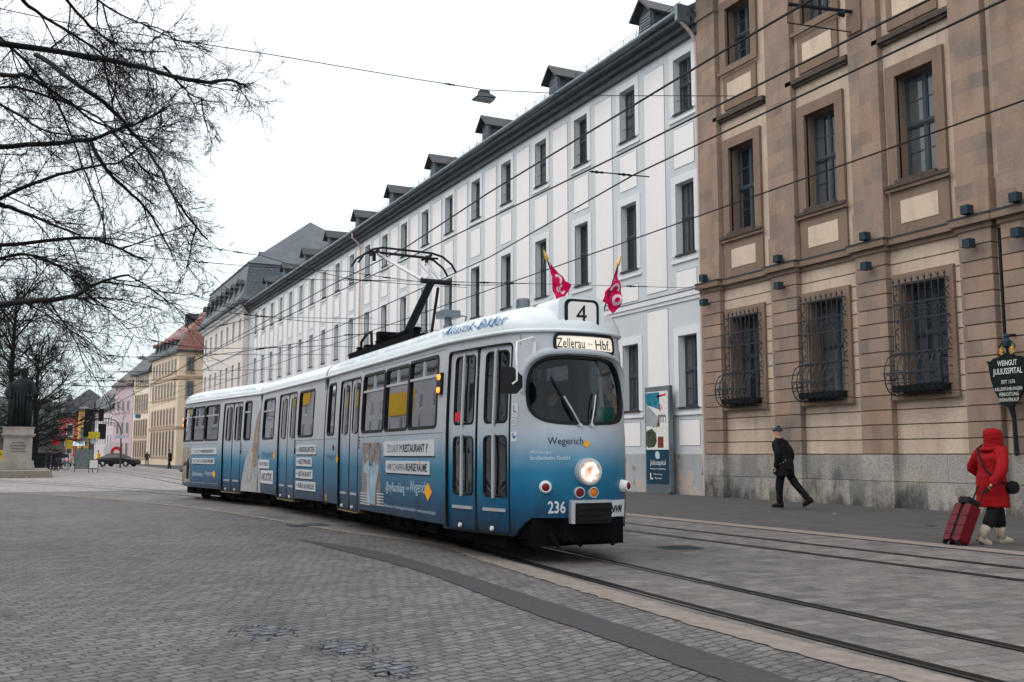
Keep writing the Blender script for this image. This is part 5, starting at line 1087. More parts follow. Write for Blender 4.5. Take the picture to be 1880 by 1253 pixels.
sl=empty('span_lamp',(10.88,24,11.26),'grey street lamp with flat reflector hanging from the high cable','street lamp')
m=MB(); m.tube([(10.88,24,11.27),(10.88,24,11.18)],.02,6); m.box(10.74,11.02,23.9,24.1,11.13,11.22); m.add([(10.58,23.8,10.98),(11.18,23.8,11.03),(11.18,24.2,11.03),(10.58,24.2,10.98),(10.76,23.9,11.14),(11.02,23.9,11.15),(11.02,24.1,11.15),(10.76,24.1,11.14)],[(0,1,2,3),(4,5,6,7),(0,1,5,4),(1,2,6,5),(2,3,7,6),(3,0,4,7)]); m.build('lamp_shade','slate_trim',sl); m=MB(); m.box(10.62,11.14,23.83,24.17,10.955,10.985,0,None); m.build('lamp_lens','gutter_zinc',sl)
for k,(x,s_,z) in enumerate(((6.9,70,7.7),(6.4,90,7.8))):
    m=MB(); m.tube([(x,s_,z+.3),(x,s_,z)],.03,5); m.lathe((x,s_,z-.08),(0,0,1),[(.35,0),(.30,.05),(.08,.12),(.06,.2)],10); o=m.build('hanging_lamp','slate_trim'); tag(o,['far hanging street lamp, the nearer and higher of two','far hanging street lamp, the farther and lower of two'][k],'street lamp','hanging lamps over the far street')
# ------------------------------------------------------------------ trees
def grow_twig(m,p,d,L,r,lv,droop,rnd,n=3,steps=5):
    pts=[Vector(p)]; d=Vector(d).normalized(); st=L/steps; dirs=[]
    for k in range(steps):
        d=(d+Vector((rnd.uniform(-1,1),rnd.uniform(-1,1),rnd.uniform(-1,1)+droop))*.16).normalized(); pts.append(pts[-1]+d*st); dirs.append(d.copy())
    m.tube(pts,[r*(1-.7*k/steps) for k in range(steps+1)],n,cap=False)
    if lv<=0: return
    nb={3:7,2:5,1:4}[min(lv,3)]
    for k in range(nb):
        t=rnd.uniform(.2,.98); i=min(int(t*steps),steps-1); q=pts[i].lerp(pts[i+1],t*steps-i); ax=Vector((rnd.uniform(-1,1),rnd.uniform(-1,1),rnd.uniform(-1,1))).normalized()
        nd=(dirs[i]*1.0+ax*.85).normalized(); grow_twig(m,q,nd,L*rnd.uniform(.38,.62),max(r*.5,MINR),lv-1,droop,rnd,3 if r<.02 else 4,4 if lv<2 else 5)
MINR=.0033
LIMBS={
'a':[(-2.33, 15.86, 7.13), (-1.29, 14.46, 6.7), (-0.54, 14.65, 6.85), (0.48, 14.9, 6.95), (1.22, 13.79, 6.5), (1.82, 12.94, 6.12), (2.34, 13.58, 6.44), (2.55, 13.7, 6.43)],
'b':[(-1.87, 16.12, 5.64), (-0.9, 15.53, 5.57), (-0.52, 16.35, 5.89), (0.21, 15.85, 5.9), (0.67, 14.66, 5.69), (1.03, 14.88, 5.95), (1.41, 15.55, 6.34), (1.62, 14.83, 6.33)],
'b2':[(-2.45, 17.51, 6.98), (-1.32, 16.85, 6.86), (-0.59, 17.5, 6.91), (-0.19, 17.15, 6.59), (0.18, 16.01, 6.1), (0.66, 16.17, 6.18)],
'c':[(-1.7, 15.19, 4.21), (-0.85, 15.56, 4.68), (-0.47, 15.9, 5.0), (-0.01, 14.76, 5.01), (0.53, 14.2, 5.13), (1.05, 14.94, 5.47)],
'd':[(-1.85, 16.71, 4.18), (-0.46, 16.98, 4.51), (0.63, 16.01, 4.54), (1.0, 14.99, 4.28), (1.52, 15.39, 4.16)],
'e':[(-1.67, 15.59, 3.1), (-0.37, 15.21, 3.36), (0.09, 13.98, 3.28), (0.51, 13.78, 3.34), (0.79, 14.64, 3.65), (1.17, 14.19, 3.73)],
'f':[(-2.31, 19.05, 8.01), (-0.62, 17.54, 7.41), (-0.2, 16.69, 7.16), (0.43, 17.23, 7.0), (0.85, 17.45, 6.81), (1.48, 16.18, 6.24)],
'g':[(-0.1, 14.38, 6.67), (0.34, 13.18, 5.96), (0.81, 13.25, 5.69), (1.14, 14.0, 5.64), (1.37, 13.35, 5.11), (1.58, 12.47, 4.34), (2.0, 13.01, 4.07)],
'h':[(0.7, 15.59, 5.91), (0.92, 15.09, 5.35), (1.41, 15.82, 5.17), (1.67, 15.83, 4.84), (1.8, 14.76, 4.15)],
'i':[(-0.3, 13.97, 7.22), (-0.03, 14.41, 7.23), (0.62, 14.84, 7.07), (1.13, 13.82, 6.31)],
'j':[(0.24, 14.98, 7.77), (0.6, 15.81, 7.78), (1.09, 15.4, 7.36), (1.51, 14.24, 6.95)],
'k':[(-0.5, 17.07, 5.18), (-0.11, 17.39, 5.14), (0.63, 16.1, 4.6)],
'l':[(0.76, 14.72, 6.86), (0.86, 14.22, 6.17), (0.89, 13.37, 5.42)],
'm':[(-1.58, 19.13, 9.16), (-0.66, 17.68, 8.08), (-0.15, 17.46, 7.53), (0.29, 18.23, 7.21), (0.66, 17.77, 6.18), (0.89, 16.74, 5.22)],
'n':[(-1.21, 17.82, 4.0), (-0.45, 16.82, 4.28), (-0.0, 17.46, 4.48), (0.49, 17.62, 4.28), (0.94, 16.44, 3.61)],
'o':[(-1.83, 18.69, 7.02), (-0.64, 18.42, 7.51), (0.12, 18.95, 7.61), (0.89, 18.03, 7.09), (1.4, 17.01, 6.16), (1.86, 17.54, 5.89)],
'p':[(0.37, 13.14, 7.44), (0.62, 13.99, 7.42), (1.1, 13.87, 7.16), (1.46, 12.69, 6.61)],
'q':[(1.46, 13.69, 6.53), (1.82, 14.25, 6.45), (1.96, 13.41, 6.04)],
}
rnd=random.Random(3)
nt_=empty('bare_tree',(-3.9,17.2,0),'large bare lime tree whose branches hang in from the upper left','tree')
m=MB(); m.tube([(-3.9,17.2,-.1),(-3.85,17.2,1.2),(-3.95,17.1,3),(-3.8,17.2,5),(-3.9,17.3,8),(-3.7,17.2,12)],[.42,.32,.28,.24,.18,.07],12); m.build('trunk','bark',nt_)
lm=MB(); tw=MB()
RAD={'a':.066,'b':.06,'b2':.036,'c':.052,'d':.046,'e':.06,'f':.052,'g':.036,'h':.034,'i':.028,'j':.024,'k':.044,'l':.014,'m':.036,'n':.032,'o':.036,'p':.018,'q':.018}
for k,pl in LIMBS.items():
    pts=[Vector(p) for p in pl]; full=pts
    if pts[0].x<-1.1: full=[Vector((-3.9,17.2,max(2.6,pts[0].z-.9)))]+pts
    # smooth
    sm=[]
    for i in range(len(full)-1):
        a,b,c,d=full[max(i-1,0)],full[i],full[i+1],full[min(i+2,len(full)-1)]
        for j in range(4):
            t=j/4; sm.append(.5*((2*b)+(c-a)*t+(2*a-5*b+4*c-d)*t*t+(-a+3*b-3*c+d)*t**3)+Vector((rnd.uniform(-1,1),rnd.uniform(-1,1),rnd.uniform(-1,1)))*.012)
    sm.append(full[-1]); r0=RAD[k]*.85; n=len(sm); lm.tube(sm,[r0*(1-.82*i/n)+.004 for i in range(n)],6,cap=False)
    LL=sum((b-a).length for a,b in zip(sm,sm[1:]))
    for q in range(int(LL*3.9)):
        t=rnd.uniform(.12,1.); i=min(int(t*(n-1)),n-2); p=sm[i].lerp(sm[i+1],rnd.random()); d=(sm[i+1]-sm[i]).normalized()
        if (p.x>1.55 and p.z<5.0 and rnd.random()<.75) or p.x<-1.6 or (abs(p.x-.9)<.45 and abs(p.z-5.8)<.7 and rnd.random()<.6): continue
        ax=Vector((rnd.uniform(-.6,1),rnd.uniform(-1,1),rnd.uniform(-1.1,.8))).normalized(); big=rnd.random()<.3
        grow_twig(tw,p,(d*1.0+ax*.9),(rnd.uniform(.8,1.5) if big else rnd.uniform(.35,.8))*(.5 if p.x>1.9 else .75 if p.x>1.4 else 1),.012 if big else .006,3 if big else 2,-.05,rnd,4 if big else 3)
    grow_twig(tw,sm[-1],(sm[-1]-sm[-4]),.35,.006,2,-.05,rnd)
lm.build('limb','bark',nt_,smooth=True,fixn=False); tw.build('twigs','twig_bark',nt_,fixn=False); print('twig faces',len(tw.f))
def far_tree(loc,h,spread,seed,label,minr,n0=9,lv=3):
    global MINR
    MINR=minr; rnd=random.Random(seed); e=empty('street_tree',loc,label,'tree','bare trees on the square'); x,y=loc[:2]
    m=MB(); m.tube([(x,y,-.1),(x+.1,y,h*.2),(x-.1,y,h*.45),(x,y,h*.8)],[.32,.25,.18,.05],8); m.build('trunk','bark',e); c=MB()
    for k in range(n0):
        z=h*(.14+.6*k/n0); a=k*2.4+rnd.random(); up=.25+.9*k/n0
        grow_twig(c,(x,y,z),(math.cos(a),math.sin(a),up),spread*rnd.uniform(.8,1.1),.085,lv,.02,rnd,5,6)
        for j in range(3): a2=a+rnd.uniform(-1,1); grow_twig(c,(x,y,z+rnd.uniform(0,1)),(math.cos(a2),math.sin(a2),up+.2),spread*rnd.uniform(.5,.9),.05,lv,.02,rnd,4,6)
    c.build('crown','twig_bark',e,fixn=False); return e
far_tree((-.9,82,0),17,4.9,1,'bare tree with dense crown standing right behind the monument',.010,11)
far_tree((1.0,104,0),14,4.6,5,'farthest bare tree, seen between monument and pink house',.013,10)
far_tree((-4.5,95,0),19,8,8,'bare tree at the left edge behind the monument',.012,8)
MINR=.0022
# ------------------------------------------------------------------ monument
mo=empty('monument',(-.2,68,0),'dark bronze robed statue on a pale stone pedestal at the left','statue')
cx,cy=-.25,69.5
m=MB()
for a,z0,z1 in ((1.0,.42,.62),(.96,.62,.72),(.93,.72,.95),(.80,1.0,2.42),(.82,.95,1.0),(.90,2.42,2.52),(.97,2.52,2.60),(.86,2.60,2.95),(.90,2.95,3.02)): m.box(cx-a,cx+a,cy-a,cy+a,z0-.002,z1)
m.build('pedestal','statue_stone',mo)
m=MB(); m.box(-9,1.62,62.8,76,0,.22); m.box(-9,1.58,62.84,76,.22,.40); m.build('step','kerb_stone',mo)
m=MB(); M=Matrix.Identity(4); yf=cy-.81; fw=Vector((1,0,0))
for i,t in enumerate(('JULIUS ECHTER','VON MESPELBRUNN','FÜRSTBISCHOF','VON WÜRZBURG')):
    hw=(.36,.46,.38,.40)[i]; z=1.98-i*.17; text_map(m,t,lambda a,b:(cx-hw+2*hw*a,yf,z+.10*b),.02)
m.build('inscription','print_dark',mo,fixn=False)
st=MB(); n=22; prof=[(3.02,.62,.60,0),(3.25,.66,.6,0),(3.9,.60,.56,0),(4.7,.58,.52,.0),(5.2,.66,.52,.02),(5.6,.70,.48,.03),(5.85,.60,.40,.04),(6.02,.36,.28,.05),(6.10,.17,.17,.06),(6.2,.16,.17,.07),(6.3,.20,.22,.08),(6.45,.23,.24,.08),(6.58,.22,.24,.08),(6.68,.16,.18,.08),(6.73,.04,.05,.08)]
vs=[]
for z,a,b,o in prof:
    for k in range(n):
        an=2*math.pi*k/n; fold=1+(.06*math.sin(an*9+z*2)+.05*math.sin(an*5-z*3))*(1 if z<5.9 else 0); vs.append((cx+.05+o+math.cos(an)*a*fold,cy+math.sin(an)*b*fold,z))
st.add(vs,[(i*n+k,i*n+(k+1)%n,(i+1)*n+(k+1)%n,(i+1)*n+k) for i in range(len(prof)-1) for k in range(n)])
st.tube([(cx+.55,cy-.1,5.7),(cx+.78,cy-.3,5.2),(cx+.62,cy-.62,4.9),(cx+.3,cy-.7,4.95)],[.2,.17,.13,.08],8); st.tube([(cx-.55,cy,5.7),(cx-.75,cy-.2,5.1),(cx-.5,cy-.6,4.8)],[.22,.19,.12],8)
for k in range(7): st.tube([(cx-.6+.2*k,cy-.50,5.3-.1*(k%2)),(cx-.55+.19*k,cy-.62,4.3),(cx-.6+.2*k,cy-.60,3.05)],[.05,.07,.09],6)
st.tube([(cx+.15,cy-.2,6.55),(cx+.2,cy-.27,6.48),(cx+.15,cy-.26,6.36)],[.03,.04,.03],6); st.box(cx-.1,cx+.4,cy-.25,cy+.25,6.60,6.66)
st.box(cx-.8,cx+.8,cy-.75,cy+.75,3.018,3.09)
o=st.build('statue_figure','bronze',mo,smooth=True)
# ------------------------------------------------------------------ people
def skin_mesh(name,mat,par,chains,sub=2,smooth=True):
    """chains: list of [(x,y,z,r),...]; first vertex of each may coincide with an earlier one to join. One connected skinned surface."""
    vs=[];rs=[];es=[]
    def idx(p):
        for i,q in enumerate(vs):
            if (Vector(q)-Vector(p[:3])).length<1e-4: return i
        vs.append(tuple(p[:3])); rs.append(p[3:] if len(p)>4 else (p[3],p[3])); return len(vs)-1
    for ch in chains:
        ids=[idx(p) for p in ch]; es+=list(zip(ids,ids[1:]))
    me=bpy.data.meshes.new(name); me.from_pydata(vs,es,[]); o=bpy.data.objects.new(name,me); C.objects.link(o); me.materials.append(MATS[mat])
    md=o.modifiers.new('skin','SKIN'); md.use_smooth_shade=smooth; md.branch_smoothing=.6
    for i,s_ in enumerate(me.skin_vertices[0].data): s_.radius=rs[i]; s_.use_root=(i==0)
    sb=o.modifiers.new('sub','SUBSURF'); sb.levels=sub; sb.render_levels=sub
    bpy.context.view_layer.update(); ev=o.evaluated_get(bpy.context.evaluated_depsgraph_get()); m2=bpy.data.meshes.new_from_object(ev); m2.name=name
    o.modifiers.clear(); o.data=m2; m2.materials.clear(); m2.materials.append(MATS[mat]); m2.polygons.foreach_set('use_smooth',[True]*len(m2.polygons))
    o.parent=par; o.location=(0,0,0); return o
def crumple(o,amp,quilt):
    me=o.data; ns=[v.normal.copy() for v in me.vertices]
    for v,n in zip(me.vertices,ns):
        p=v.co; a=mnoise.noise(Vector((p.x*9,p.y*9,p.z*5)))*amp*1.2+mnoise.noise(Vector((p.x*22,p.y*22,p.z*30)))*amp*.6
        a+=-abs(math.sin(p.z*38+mnoise.noise(p*6)*1.5))**6*amp*.9*quilt; v.co=p+n*a
def hand(chains,wr,d,side,s=1.):
    """five short finger chains rooted in the palm. wr wrist, d direction of the fingers"""
    d=Vector(d).normalized(); s_=Vector(side).normalized(); w=Vector(wr); palm=w+d*.075*s; out=d.cross(s_)
    ch=[[(*w,.020),(*palm,.026)]]
    for k,l in enumerate((.062,.072,.068,.05)):
        a=palm+s_*(.026-.0175*k)*s+d*.01; b=a+d*l*.55*s; c=b+(d*.8+out*.6)*l*.5*s; ch.append([(*palm,.026),(*a,.011),(*b,.0095),(*c,.008)])
    t0=w+d*.03*s+s_*.028*s; t1=t0+(d*.6+s_*.7)*.04*s; ch.append([(*w,.020),(*t0,.013),(*(t1+d*.02),.010)])
    return ch
def person(loc,rz,label,H=1.75,lf=(.28,0.),lb=(-.30,.06),coat='cloth_black',trs='cloth_black',hat=None,hair='leather',coat_len=.48,arms=((.10,.02),(-.12,.05)),shoe='leather',gloves=False,hood=None,group=None,lean=.04,detail=2,wide=1.,sleeve=None,trw=1.,grip=False,elbows=None,bulk=1.):
    """local frame: +x is where the person walks, z up. lf/lb: foot x and height for front and back leg"""
    e=empty('person',loc,label,'person',group,rz); k=H/1.75; hip=.92; sh=1.43
    P=lambda x,y,z,r,r2=None:((x*k,y*k,z*k,r*k,(r2 or r)*k))
    lx=lean; hd=(lx+.06,0,1.62)
    def leg(s,f):
        fx,fz=f; a=(0,s*.09,hip); an=(fx-.04,s*.085,.09+fz); mid=((a[0]+an[0])/2+(.05 if fz<.02 else .11),s*.095,(hip+an[2])/2+.02); return a,mid,an
    body=[]
    arms_=[]
    for s,(ax,ay) in zip((1,-1),arms):
        shd=(lx-.01,s*.185,sh-.03); el=(lx-.05+ax*.4,s*(.245+ay),1.14); wr=(lx+.02+ax*1.6,s*(.24+ay*.4),.92+abs(ax)*.3)
        if elbows: el,wr=elbows[0 if s>0 else 1]
        arms_.append((shd,el,wr,s))
    ch=[[P(0,0,.93,.11,.14),P(lx*.3,0,1.1,.095,.125),P(lx*.8,0,1.32,.10,.16),P(lx,0,1.44,.06,.09),P(lx+.025,0,1.51,.052,.05),P(lx+.045,0,1.575,.075,.065),P(lx+.055,0,1.66,.092,.075),P(lx+.045,0,1.72,.065,.055)]]
    for s,f in ((1,lf),(-1,lb)):
        a,mi,an=leg(s,f); fz=f[1]; toe=(an[0]+.17,an[1],an[2]-.065-fz*.9)
        ch.append([P(0,0,.93,.11,.14),P(*a,.075),P(*mi,.045),P(*an,.038),P(an[0]+.05,an[1],an[2]-.05,.035),P(*toe,.028)])
    for shd,el,wr,s in arms_:
        ch.append([P(lx*.8,0,1.32,.10,.16),P(*shd,.036),P(*el,.026),P(*((Vector(wr)*.8+Vector(el)*.2)),.022),P(*wr,.026)])
        d=Vector(wr)-Vector(el); hc=hand([],wr,d,(1,0,.3))
        if detail>1: ch+= [[(p[0]*k,p[1]*k,p[2]*k,p[3]*k) for p in c] for c in hc]
        else: ch.append([P(*wr,.027),P(wr[0]+d.x*.25,wr[1],wr[2]+d.z*.25,.03)])
    b=skin_mesh('body','skin',e,ch,2 if detail>1 else 1)
    # face details
    if detail>1:
        m=MB(); hx,hz=(lx+.055)*k,1.655*k
        m.lathe((hx+.082*k,0,hz-.012*k),(1,0,-.15),[(.012,-.01),(.016,.008),(.008,.026),(.002,.03)],8)
        for s in (-1,1): m.lathe((hx-.01,s*.078*k,hz-.01),(0,s,0),[(.022,-.01),(.024,.006),(.01,.01)],8)
        m.build('nose_and_ears','skin',b,world=False)
        m=MB()
        for s in (-1,1): m.lathe((hx+.080*k,s*.030*k,hz+.012*k),(1,0,0),[(.010,-.008),(.010,.004),(.003,.008)],8)
        m.box(hx+.07*k,hx+.085*k,-.022*k,.022*k,hz-.055*k,hz-.048*k); m.build('eyes_and_mouth','leather',b,world=False)
    # trousers
    tr=[]
    for s,f in ((1,lf),(-1,lb)):
        a,mi,an=leg(s,f); up=.13 if shoe.startswith('boot') else 0.; q=(Vector(an)*(1-up*2)+Vector(mi)*up*2) if up else Vector((an[0],an[1],an[2]-.01)); tr.append([P(0,0,.95,.115,.145),P(a[0],a[1],a[2]-.03,.112*trw),P(*mi,.092*trw),P(q.x,q.y,q.z,(.085 if up else .070)*trw)])
    tt=skin_mesh('trousers',trs,e,tr,1 if detail<2 else 3)
    if detail>1: crumple(tt,.008*k,.3)
    # shoes
    for s,f in ((1,lf),(-1,lb)):
        m=MB(); a,mi,an=leg(s,f); t=R(0 if f[1]<.03 else 28); M=Matrix.Translation((an[0]*k,an[1]*k,(an[2]-.02)*k))@Matrix.Rotation(t,4,'Y')
        pr=[(-.075,.035),(-.07,.045),(0,.05),(.09,.05),(.16,.045),(.19,.02)]
        vs=[]
        for x,wd in pr:
            top=.05 if x<.03 else .05-(x-.03)*.42
            for yy,zz in ((-wd,-.068),(wd,-.068),(wd*.9,top*.2),(wd*.45,top),(-wd*.45,top),(-wd*.9,top*.2)): vs.append(M@Vector((x*k,yy*k,zz*k)))
        nn=6; fs=[(i*nn+j,i*nn+(j+1)%nn,(i+1)*nn+(j+1)%nn,(i+1)*nn+j) for i in range(len(pr)-1) for j in range(nn)]+[tuple(range(nn)),tuple(range((len(pr)-1)*nn,len(pr)*nn))]; m.add(vs,fs)
        if shoe.startswith('boot'): 
            q=Vector(mi)-Vector(an); m.tube([M@Vector((-.02*k,0,.0)),M@Vector((-.03*k,0,.11*k)),Vector(an)*k+q*k*.36],[.066*k,.066*k,.076*k],10)
        m.build('boot' if shoe.startswith('boot') else 'shoe',shoe,e,world=False,smooth=True)
    # coat: torso, skirt, sleeves in one surface
    hem=hip-coat_len+.22; cw=wide; n_=20 if detail>1 else 10; mb=MB()
    key=[(hem,.185*cw,.225*cw,0),(.80,.178*cw,.215*cw,0),(.98,.165*cw,.195*cw,0),(1.16,.150*cw,.180*cw,lx*.5),(1.32,.150*cw,.205*cw,lx*.8),(1.40,.130,.190,lx),(1.455,.105,.125,lx+.01),(1.52,.088,.090,lx+.02)]
    key=[q for i_,q in enumerate(key) if i_==0 or q[0]>hem+.03]; M_=30 if detail>1 else 9; vs=[]
    def at_(t):
        z=hem+(1.52-hem)*t
        for a,b in zip(key,key[1:]):
            if a[0]<=z<=b[0]+1e-6: u=(z-a[0])/(b[0]-a[0]); u=u*u*(3-2*u); return (z,)+tuple(a[q]+(b[q]-a[q])*u for q in (1,2,3))
        return key[-1]
    for i_ in range(M_+1):
        z,rx_,ry_,xo=at_(i_/M_)
        for j_ in range(n_): an_=2*math.pi*j_/n_; vs.append(((xo+math.cos(an_)*rx_)*k,math.sin(an_)*ry_*k,z*k))
    mb.add(vs,[(a*n_+b,a*n_+(b+1)%n_,(a+1)*n_+(b+1)%n_,(a+1)*n_+b) for a in range(M_) for b in range(n_)]+[tuple(range(n_))])
    for shd,el,wr,s in arms_:
        K_=[Vector((lx,s*.10,1.40)),Vector((shd[0],s*.205,1.385)),Vector(el),Vector(wr)*.93+Vector(el)*.07]; rr_=[.085,.092*bulk,.078*bulk,.058*bulk]; pts=[];rd=[]
        for i_ in range(3):
            a,b,c_,d_=K_[max(i_-1,0)],K_[i_],K_[i_+1],K_[min(i_+2,3)]
            for q in range(6):
                t=q/6; pts.append(.5*((2*b)+(c_-a)*t+(2*a-5*b+4*c_-d_)*t*t+(-a+3*b-3*c_+d_)*t**3)*k); rd.append((rr_[i_]+(rr_[i_+1]-rr_[i_])*t)*k)
        pts.append(K_[3]*k); rd.append(rr_[3]*k); mb.tube(pts,rd,n_-6 if detail>1 else 7)
    cc=mb.build('coat',coat,e,world=False,smooth=True)
    if detail>1: crumple(cc,.012*k,1. if coat=='coat_red' else .35)
    if gloves and detail>1:
        g=[]
        for shd,el,wr,s in arms_:
            d=Vector(wr)-Vector(el); hh=hand([],wr,d,(1,0,.3)); g=[[(p[0]*k,p[1]*k,p[2]*k,p[3]*1.18*k) for p in c] for c in hh]; skin_mesh('glove','leather',e,g,1)
    # hair / hat / hood
    m=MB(); hx,hz=(lx+.05)*k,1.66*k; rx,ry,rz_=(.112*k,.092*k,.118*k); ns=14; vs=[];fs=[]
    lo=-.35 if hat is None else .12
    for i in range(8):
        ph=math.asin(max(-1,lo))+(math.pi/2-math.asin(lo))*i/7
        for j in range(ns):
            an=2*math.pi*j/ns; face=max(0,math.cos(an)); zz=math.sin(ph); cutf=.0
            if hat is None and i<4: zz=max(zz,.35*face**2+zz*(1-face)); 
            vs.append((hx-.006+math.cos(an)*math.cos(ph)*rx,math.sin(an)*math.cos(ph)*ry,hz+zz*rz_+(.0)))
    m.add(vs,[(i*ns+j,i*ns+(j+1)%ns,(i+1)*ns+(j+1)%ns,(i+1)*ns+j) for i in range(7) for j in range(ns)])
    if hood:
        m=MB(); vs=[]
        for (z,r,off) in ((1.42,.15,0),(1.49,.135,.0),(1.56,.148,.01),(1.64,.155,.01),(1.71,.135,.0),(1.755,.09,-.01),(1.77,.02,-.02)):
            for j in range(ns):
                an=2*math.pi*j/ns; vs.append(((lx+.03+off+math.cos(an)*r*1.05)*k,math.sin(an)*r*.92*k,(z-.03*math.cos(an)*(z<1.6))*k))
        m.add(vs,[(i*ns+j,i*ns+(j+1)%ns,(i+1)*ns+(j+1)%ns,(i+1)*ns+j) for i in range(6) for j in range(ns) if not (i in (1,2,3) and j in (0,1,13))])
        ho_=m.build('hood',hood,e,world=False,smooth=True); sb2=ho_.modifiers.new('s','SUBSURF'); sb2.levels=2; sb2.render_levels=2; bpy.context.view_layer.update(); mm=bpy.data.meshes.new_from_object(ho_.evaluated_get(bpy.context.evaluated_depsgraph_get())); ho_.modifiers.clear(); ho_.data=mm; crumple(ho_,.012,.6)
        m=MB(); m.tube([((lx+.03+math.cos(a)*.165)*k,math.sin(a)*.15*k,(1.455+.02*math.cos(a))*k) for a in [2*math.pi*i/18 for i in range(19)]],.035*k,8); m.build('hood_collar',hood,e,world=False,smooth=True); m=MB(); m.box((lx+.10)*k,(lx+.135)*k,-.07*k,.07*k,1.58*k,1.74*k); m.build('hair',hair,e,world=False)
    else:
        if hat and detail>1: m.lathe((hx-.03*k,0,hz+.10*k),(-.5,0,1),[(.05,0),(.035,.03),(.01,.05)],10); m.tube([(hx-.006+math.cos(a)*rx*.97,math.sin(a)*ry*.97,hz+.03*k) for a in [2*math.pi*i/16 for i in range(17)]],.014*k,6)
        m.build('hat' if hat else 'hair',hat or hair,e,world=False,smooth=True)
    return e,arms_,k
# walker beside the sandstone wall: goes towards the far end (+y)
man,_,_=person((16.68,19.0,.045),R(112),'person in black coat, gloves and blue grey beanie walking past the sandstone wall',1.93,lf=(.14,0),lb=(-.46,.10),coat='cloth_black',trs='cloth_black',hat='beanie',coat_len=.46,elbows=(((.02,.27,1.14),(.10,.24,.86)),((-.02,-.27,1.14),(.06,-.25,.86))),gloves=True,lean=.10,wide=1.08)
m=MB(); m.lathe((.135,0,1.585),(1,0,-.6),[(.045,-.04),(.05,-.01),(.03,.02),(.01,.03)],10); m.build('beard','beard',man,world=False)
sb=empty('shoulder_bag',(16.68,19.0,.12),'black shoulder bag with light studs worn by the person in black','bag',rz=R(112)); m=MB(); m.box(-.27,-.02,.17,.24,.86,1.06); m.tube([(-.05,.20,1.05),(.06,.2,1.25),(.08,.08,1.47),(0,-.12,1.43),(-.12,-.18,1.2)],.014,5); m.build('bag_body','leather',sb,world=False); m=MB()
for x,z in ((.0,1.0),(-.08,1.04),(-.14,1.08)): m.lathe((x,.245,z-.02),(0,1,0),[(.016,0),(.010,.012)],8)
m.build('stud','silver_trim',sb,world=False)
wo,_,_=person((13.02,10.33,0),R(-10),'person in bright red hooded coat and pale boots pulling a suitcase',1.70,lf=(.26,0),lb=(-.26,.03),coat='coat_red',trs='cloth_black',hood='coat_red',coat_len=.58,elbows=(((.0,.38,1.14),(.20,.24,1.04)),((-.12,-.35,1.13),(-.28,-.30,.90))),shoe='boot_beige',lean=.03,wide=1.2,trw=1.15,bulk=1.1,gloves=True)
hbg=empty('crossbody_bag',(13.02,10.33,0),'black crossbody bag on the back of the red coat','bag',rz=R(-10)); m=MB(); m.tube([(.02,.17,1.47),(-.13,.12,1.40),(-.175,.0,1.24),(-.185,-.12,1.08),(-.12,-.235,.96),(.06,-.27,.88)],.014,5); m.lathe((.13,-.27,.84),(0,1,0),[(.04,-.05),(.09,-.04),(.10,0),(.09,.04),(.04,.05)],14); m.build('bag_body','leather',hbg,world=False)
cs_=empty('suitcase',(12.24,10.40,0),'dark red trolley suitcase pulled by the person in red','suitcase',rz=R(-10))
M=Matrix.Rotation(R(26),4,'Y'); m=MB()
for a,b in ((-.17,-.03),(.03,.17)): 
    pl=rr(a,b,.06,.64,.04,4); m.prism([tuple(M@Vector((-.09,p[0],p[1]))) for p in pl],tuple(M@Vector((.18,0,0))))
for z in (.15,.30,.45): 
    for a,b in ((-.165,-.035),(.035,.165)): m.box(-.10,.10,a,b,z,z+.02,0,M)
m.build('shell','case_red',cs_,world=False); m=MB(); m.box(-.08,.08,-.029,.029,.08,.58,0,M); m.tube([M@Vector((.10,-.08,.58)),M@Vector((.12,-.08,1.0)),M@Vector((.12,.08,1.0)),M@Vector((.10,.08,.58))],.011,6)
for y in (-.13,.13):
    for x in (-.06,.06): m.lathe(M@Vector((x,y-.012,.035)),(0,1,0),[(.04,0),(.04,.024)],12)
m.build('handle_and_wheels','leather',cs_,world=False)
m=MB(); m.box(-.10,.08,-.10,.10,.645,.74,0,M); m.build('bag_on_top','leather',cs_,world=False)
# driver
dr,_,_=person((6.30,11.75,.52),R(-90),'person in grey shirt driving the tram, arm on the controls',1.66,lf=(.40,.3),lb=(.35,.3),coat='coat_grey',trs='cloth_black',arms=((.30,.02),(.22,.02)),coat_len=.22,hair='leather')
m=MB(); m.box(6.62,6.92,11.0,11.02,1.72,1.92); o=m.build('green_folder','green_paper'); tag(o,'green folder standing behind the windscreen of the tram','folder')
dark=[((15.2,150.5,0),'person in dark coat on the far pavement, left of a pair','cloth_black',1.75),((14.4,135.5,0),'person in grey coat on the far pavement, right of a pair','coat_grey',1.7),((12.5,98.6,0),'person in dark coat walking alone before the yellow house','cloth_black',1.72),((2.0,92.0,0),'person in dark jacket and blue jeans standing by the bicycles','cloth_navy',1.78),((3.15,103,0),'person in dark coat standing beside the pram, right of the bicycles','coat_dark',1.78),((2.6,99,0),'person in black bending over a pram near the bicycles','cloth_black',1.68)]
for i,(l,lab,ct,h) in enumerate(dark): person(l,R(90*(i%3)+20),lab,h,coat=ct,trs='jeans' if 'jeans' in lab else 'cloth_black',detail=1,lf=(.12+.05*(i%3),0),lb=(-.12-.06*(i%2),.0),hair='leather',coat_len=.45,group='far pedestrians')
person((7.3,114,0),R(-160),'person in yellow jacket and blue jeans striding behind the sign boards',1.75,coat='coat_yellow',trs='jeans',detail=1,lf=(.35,0),lb=(-.4,.04),coat_len=.3,group='far pedestrians')
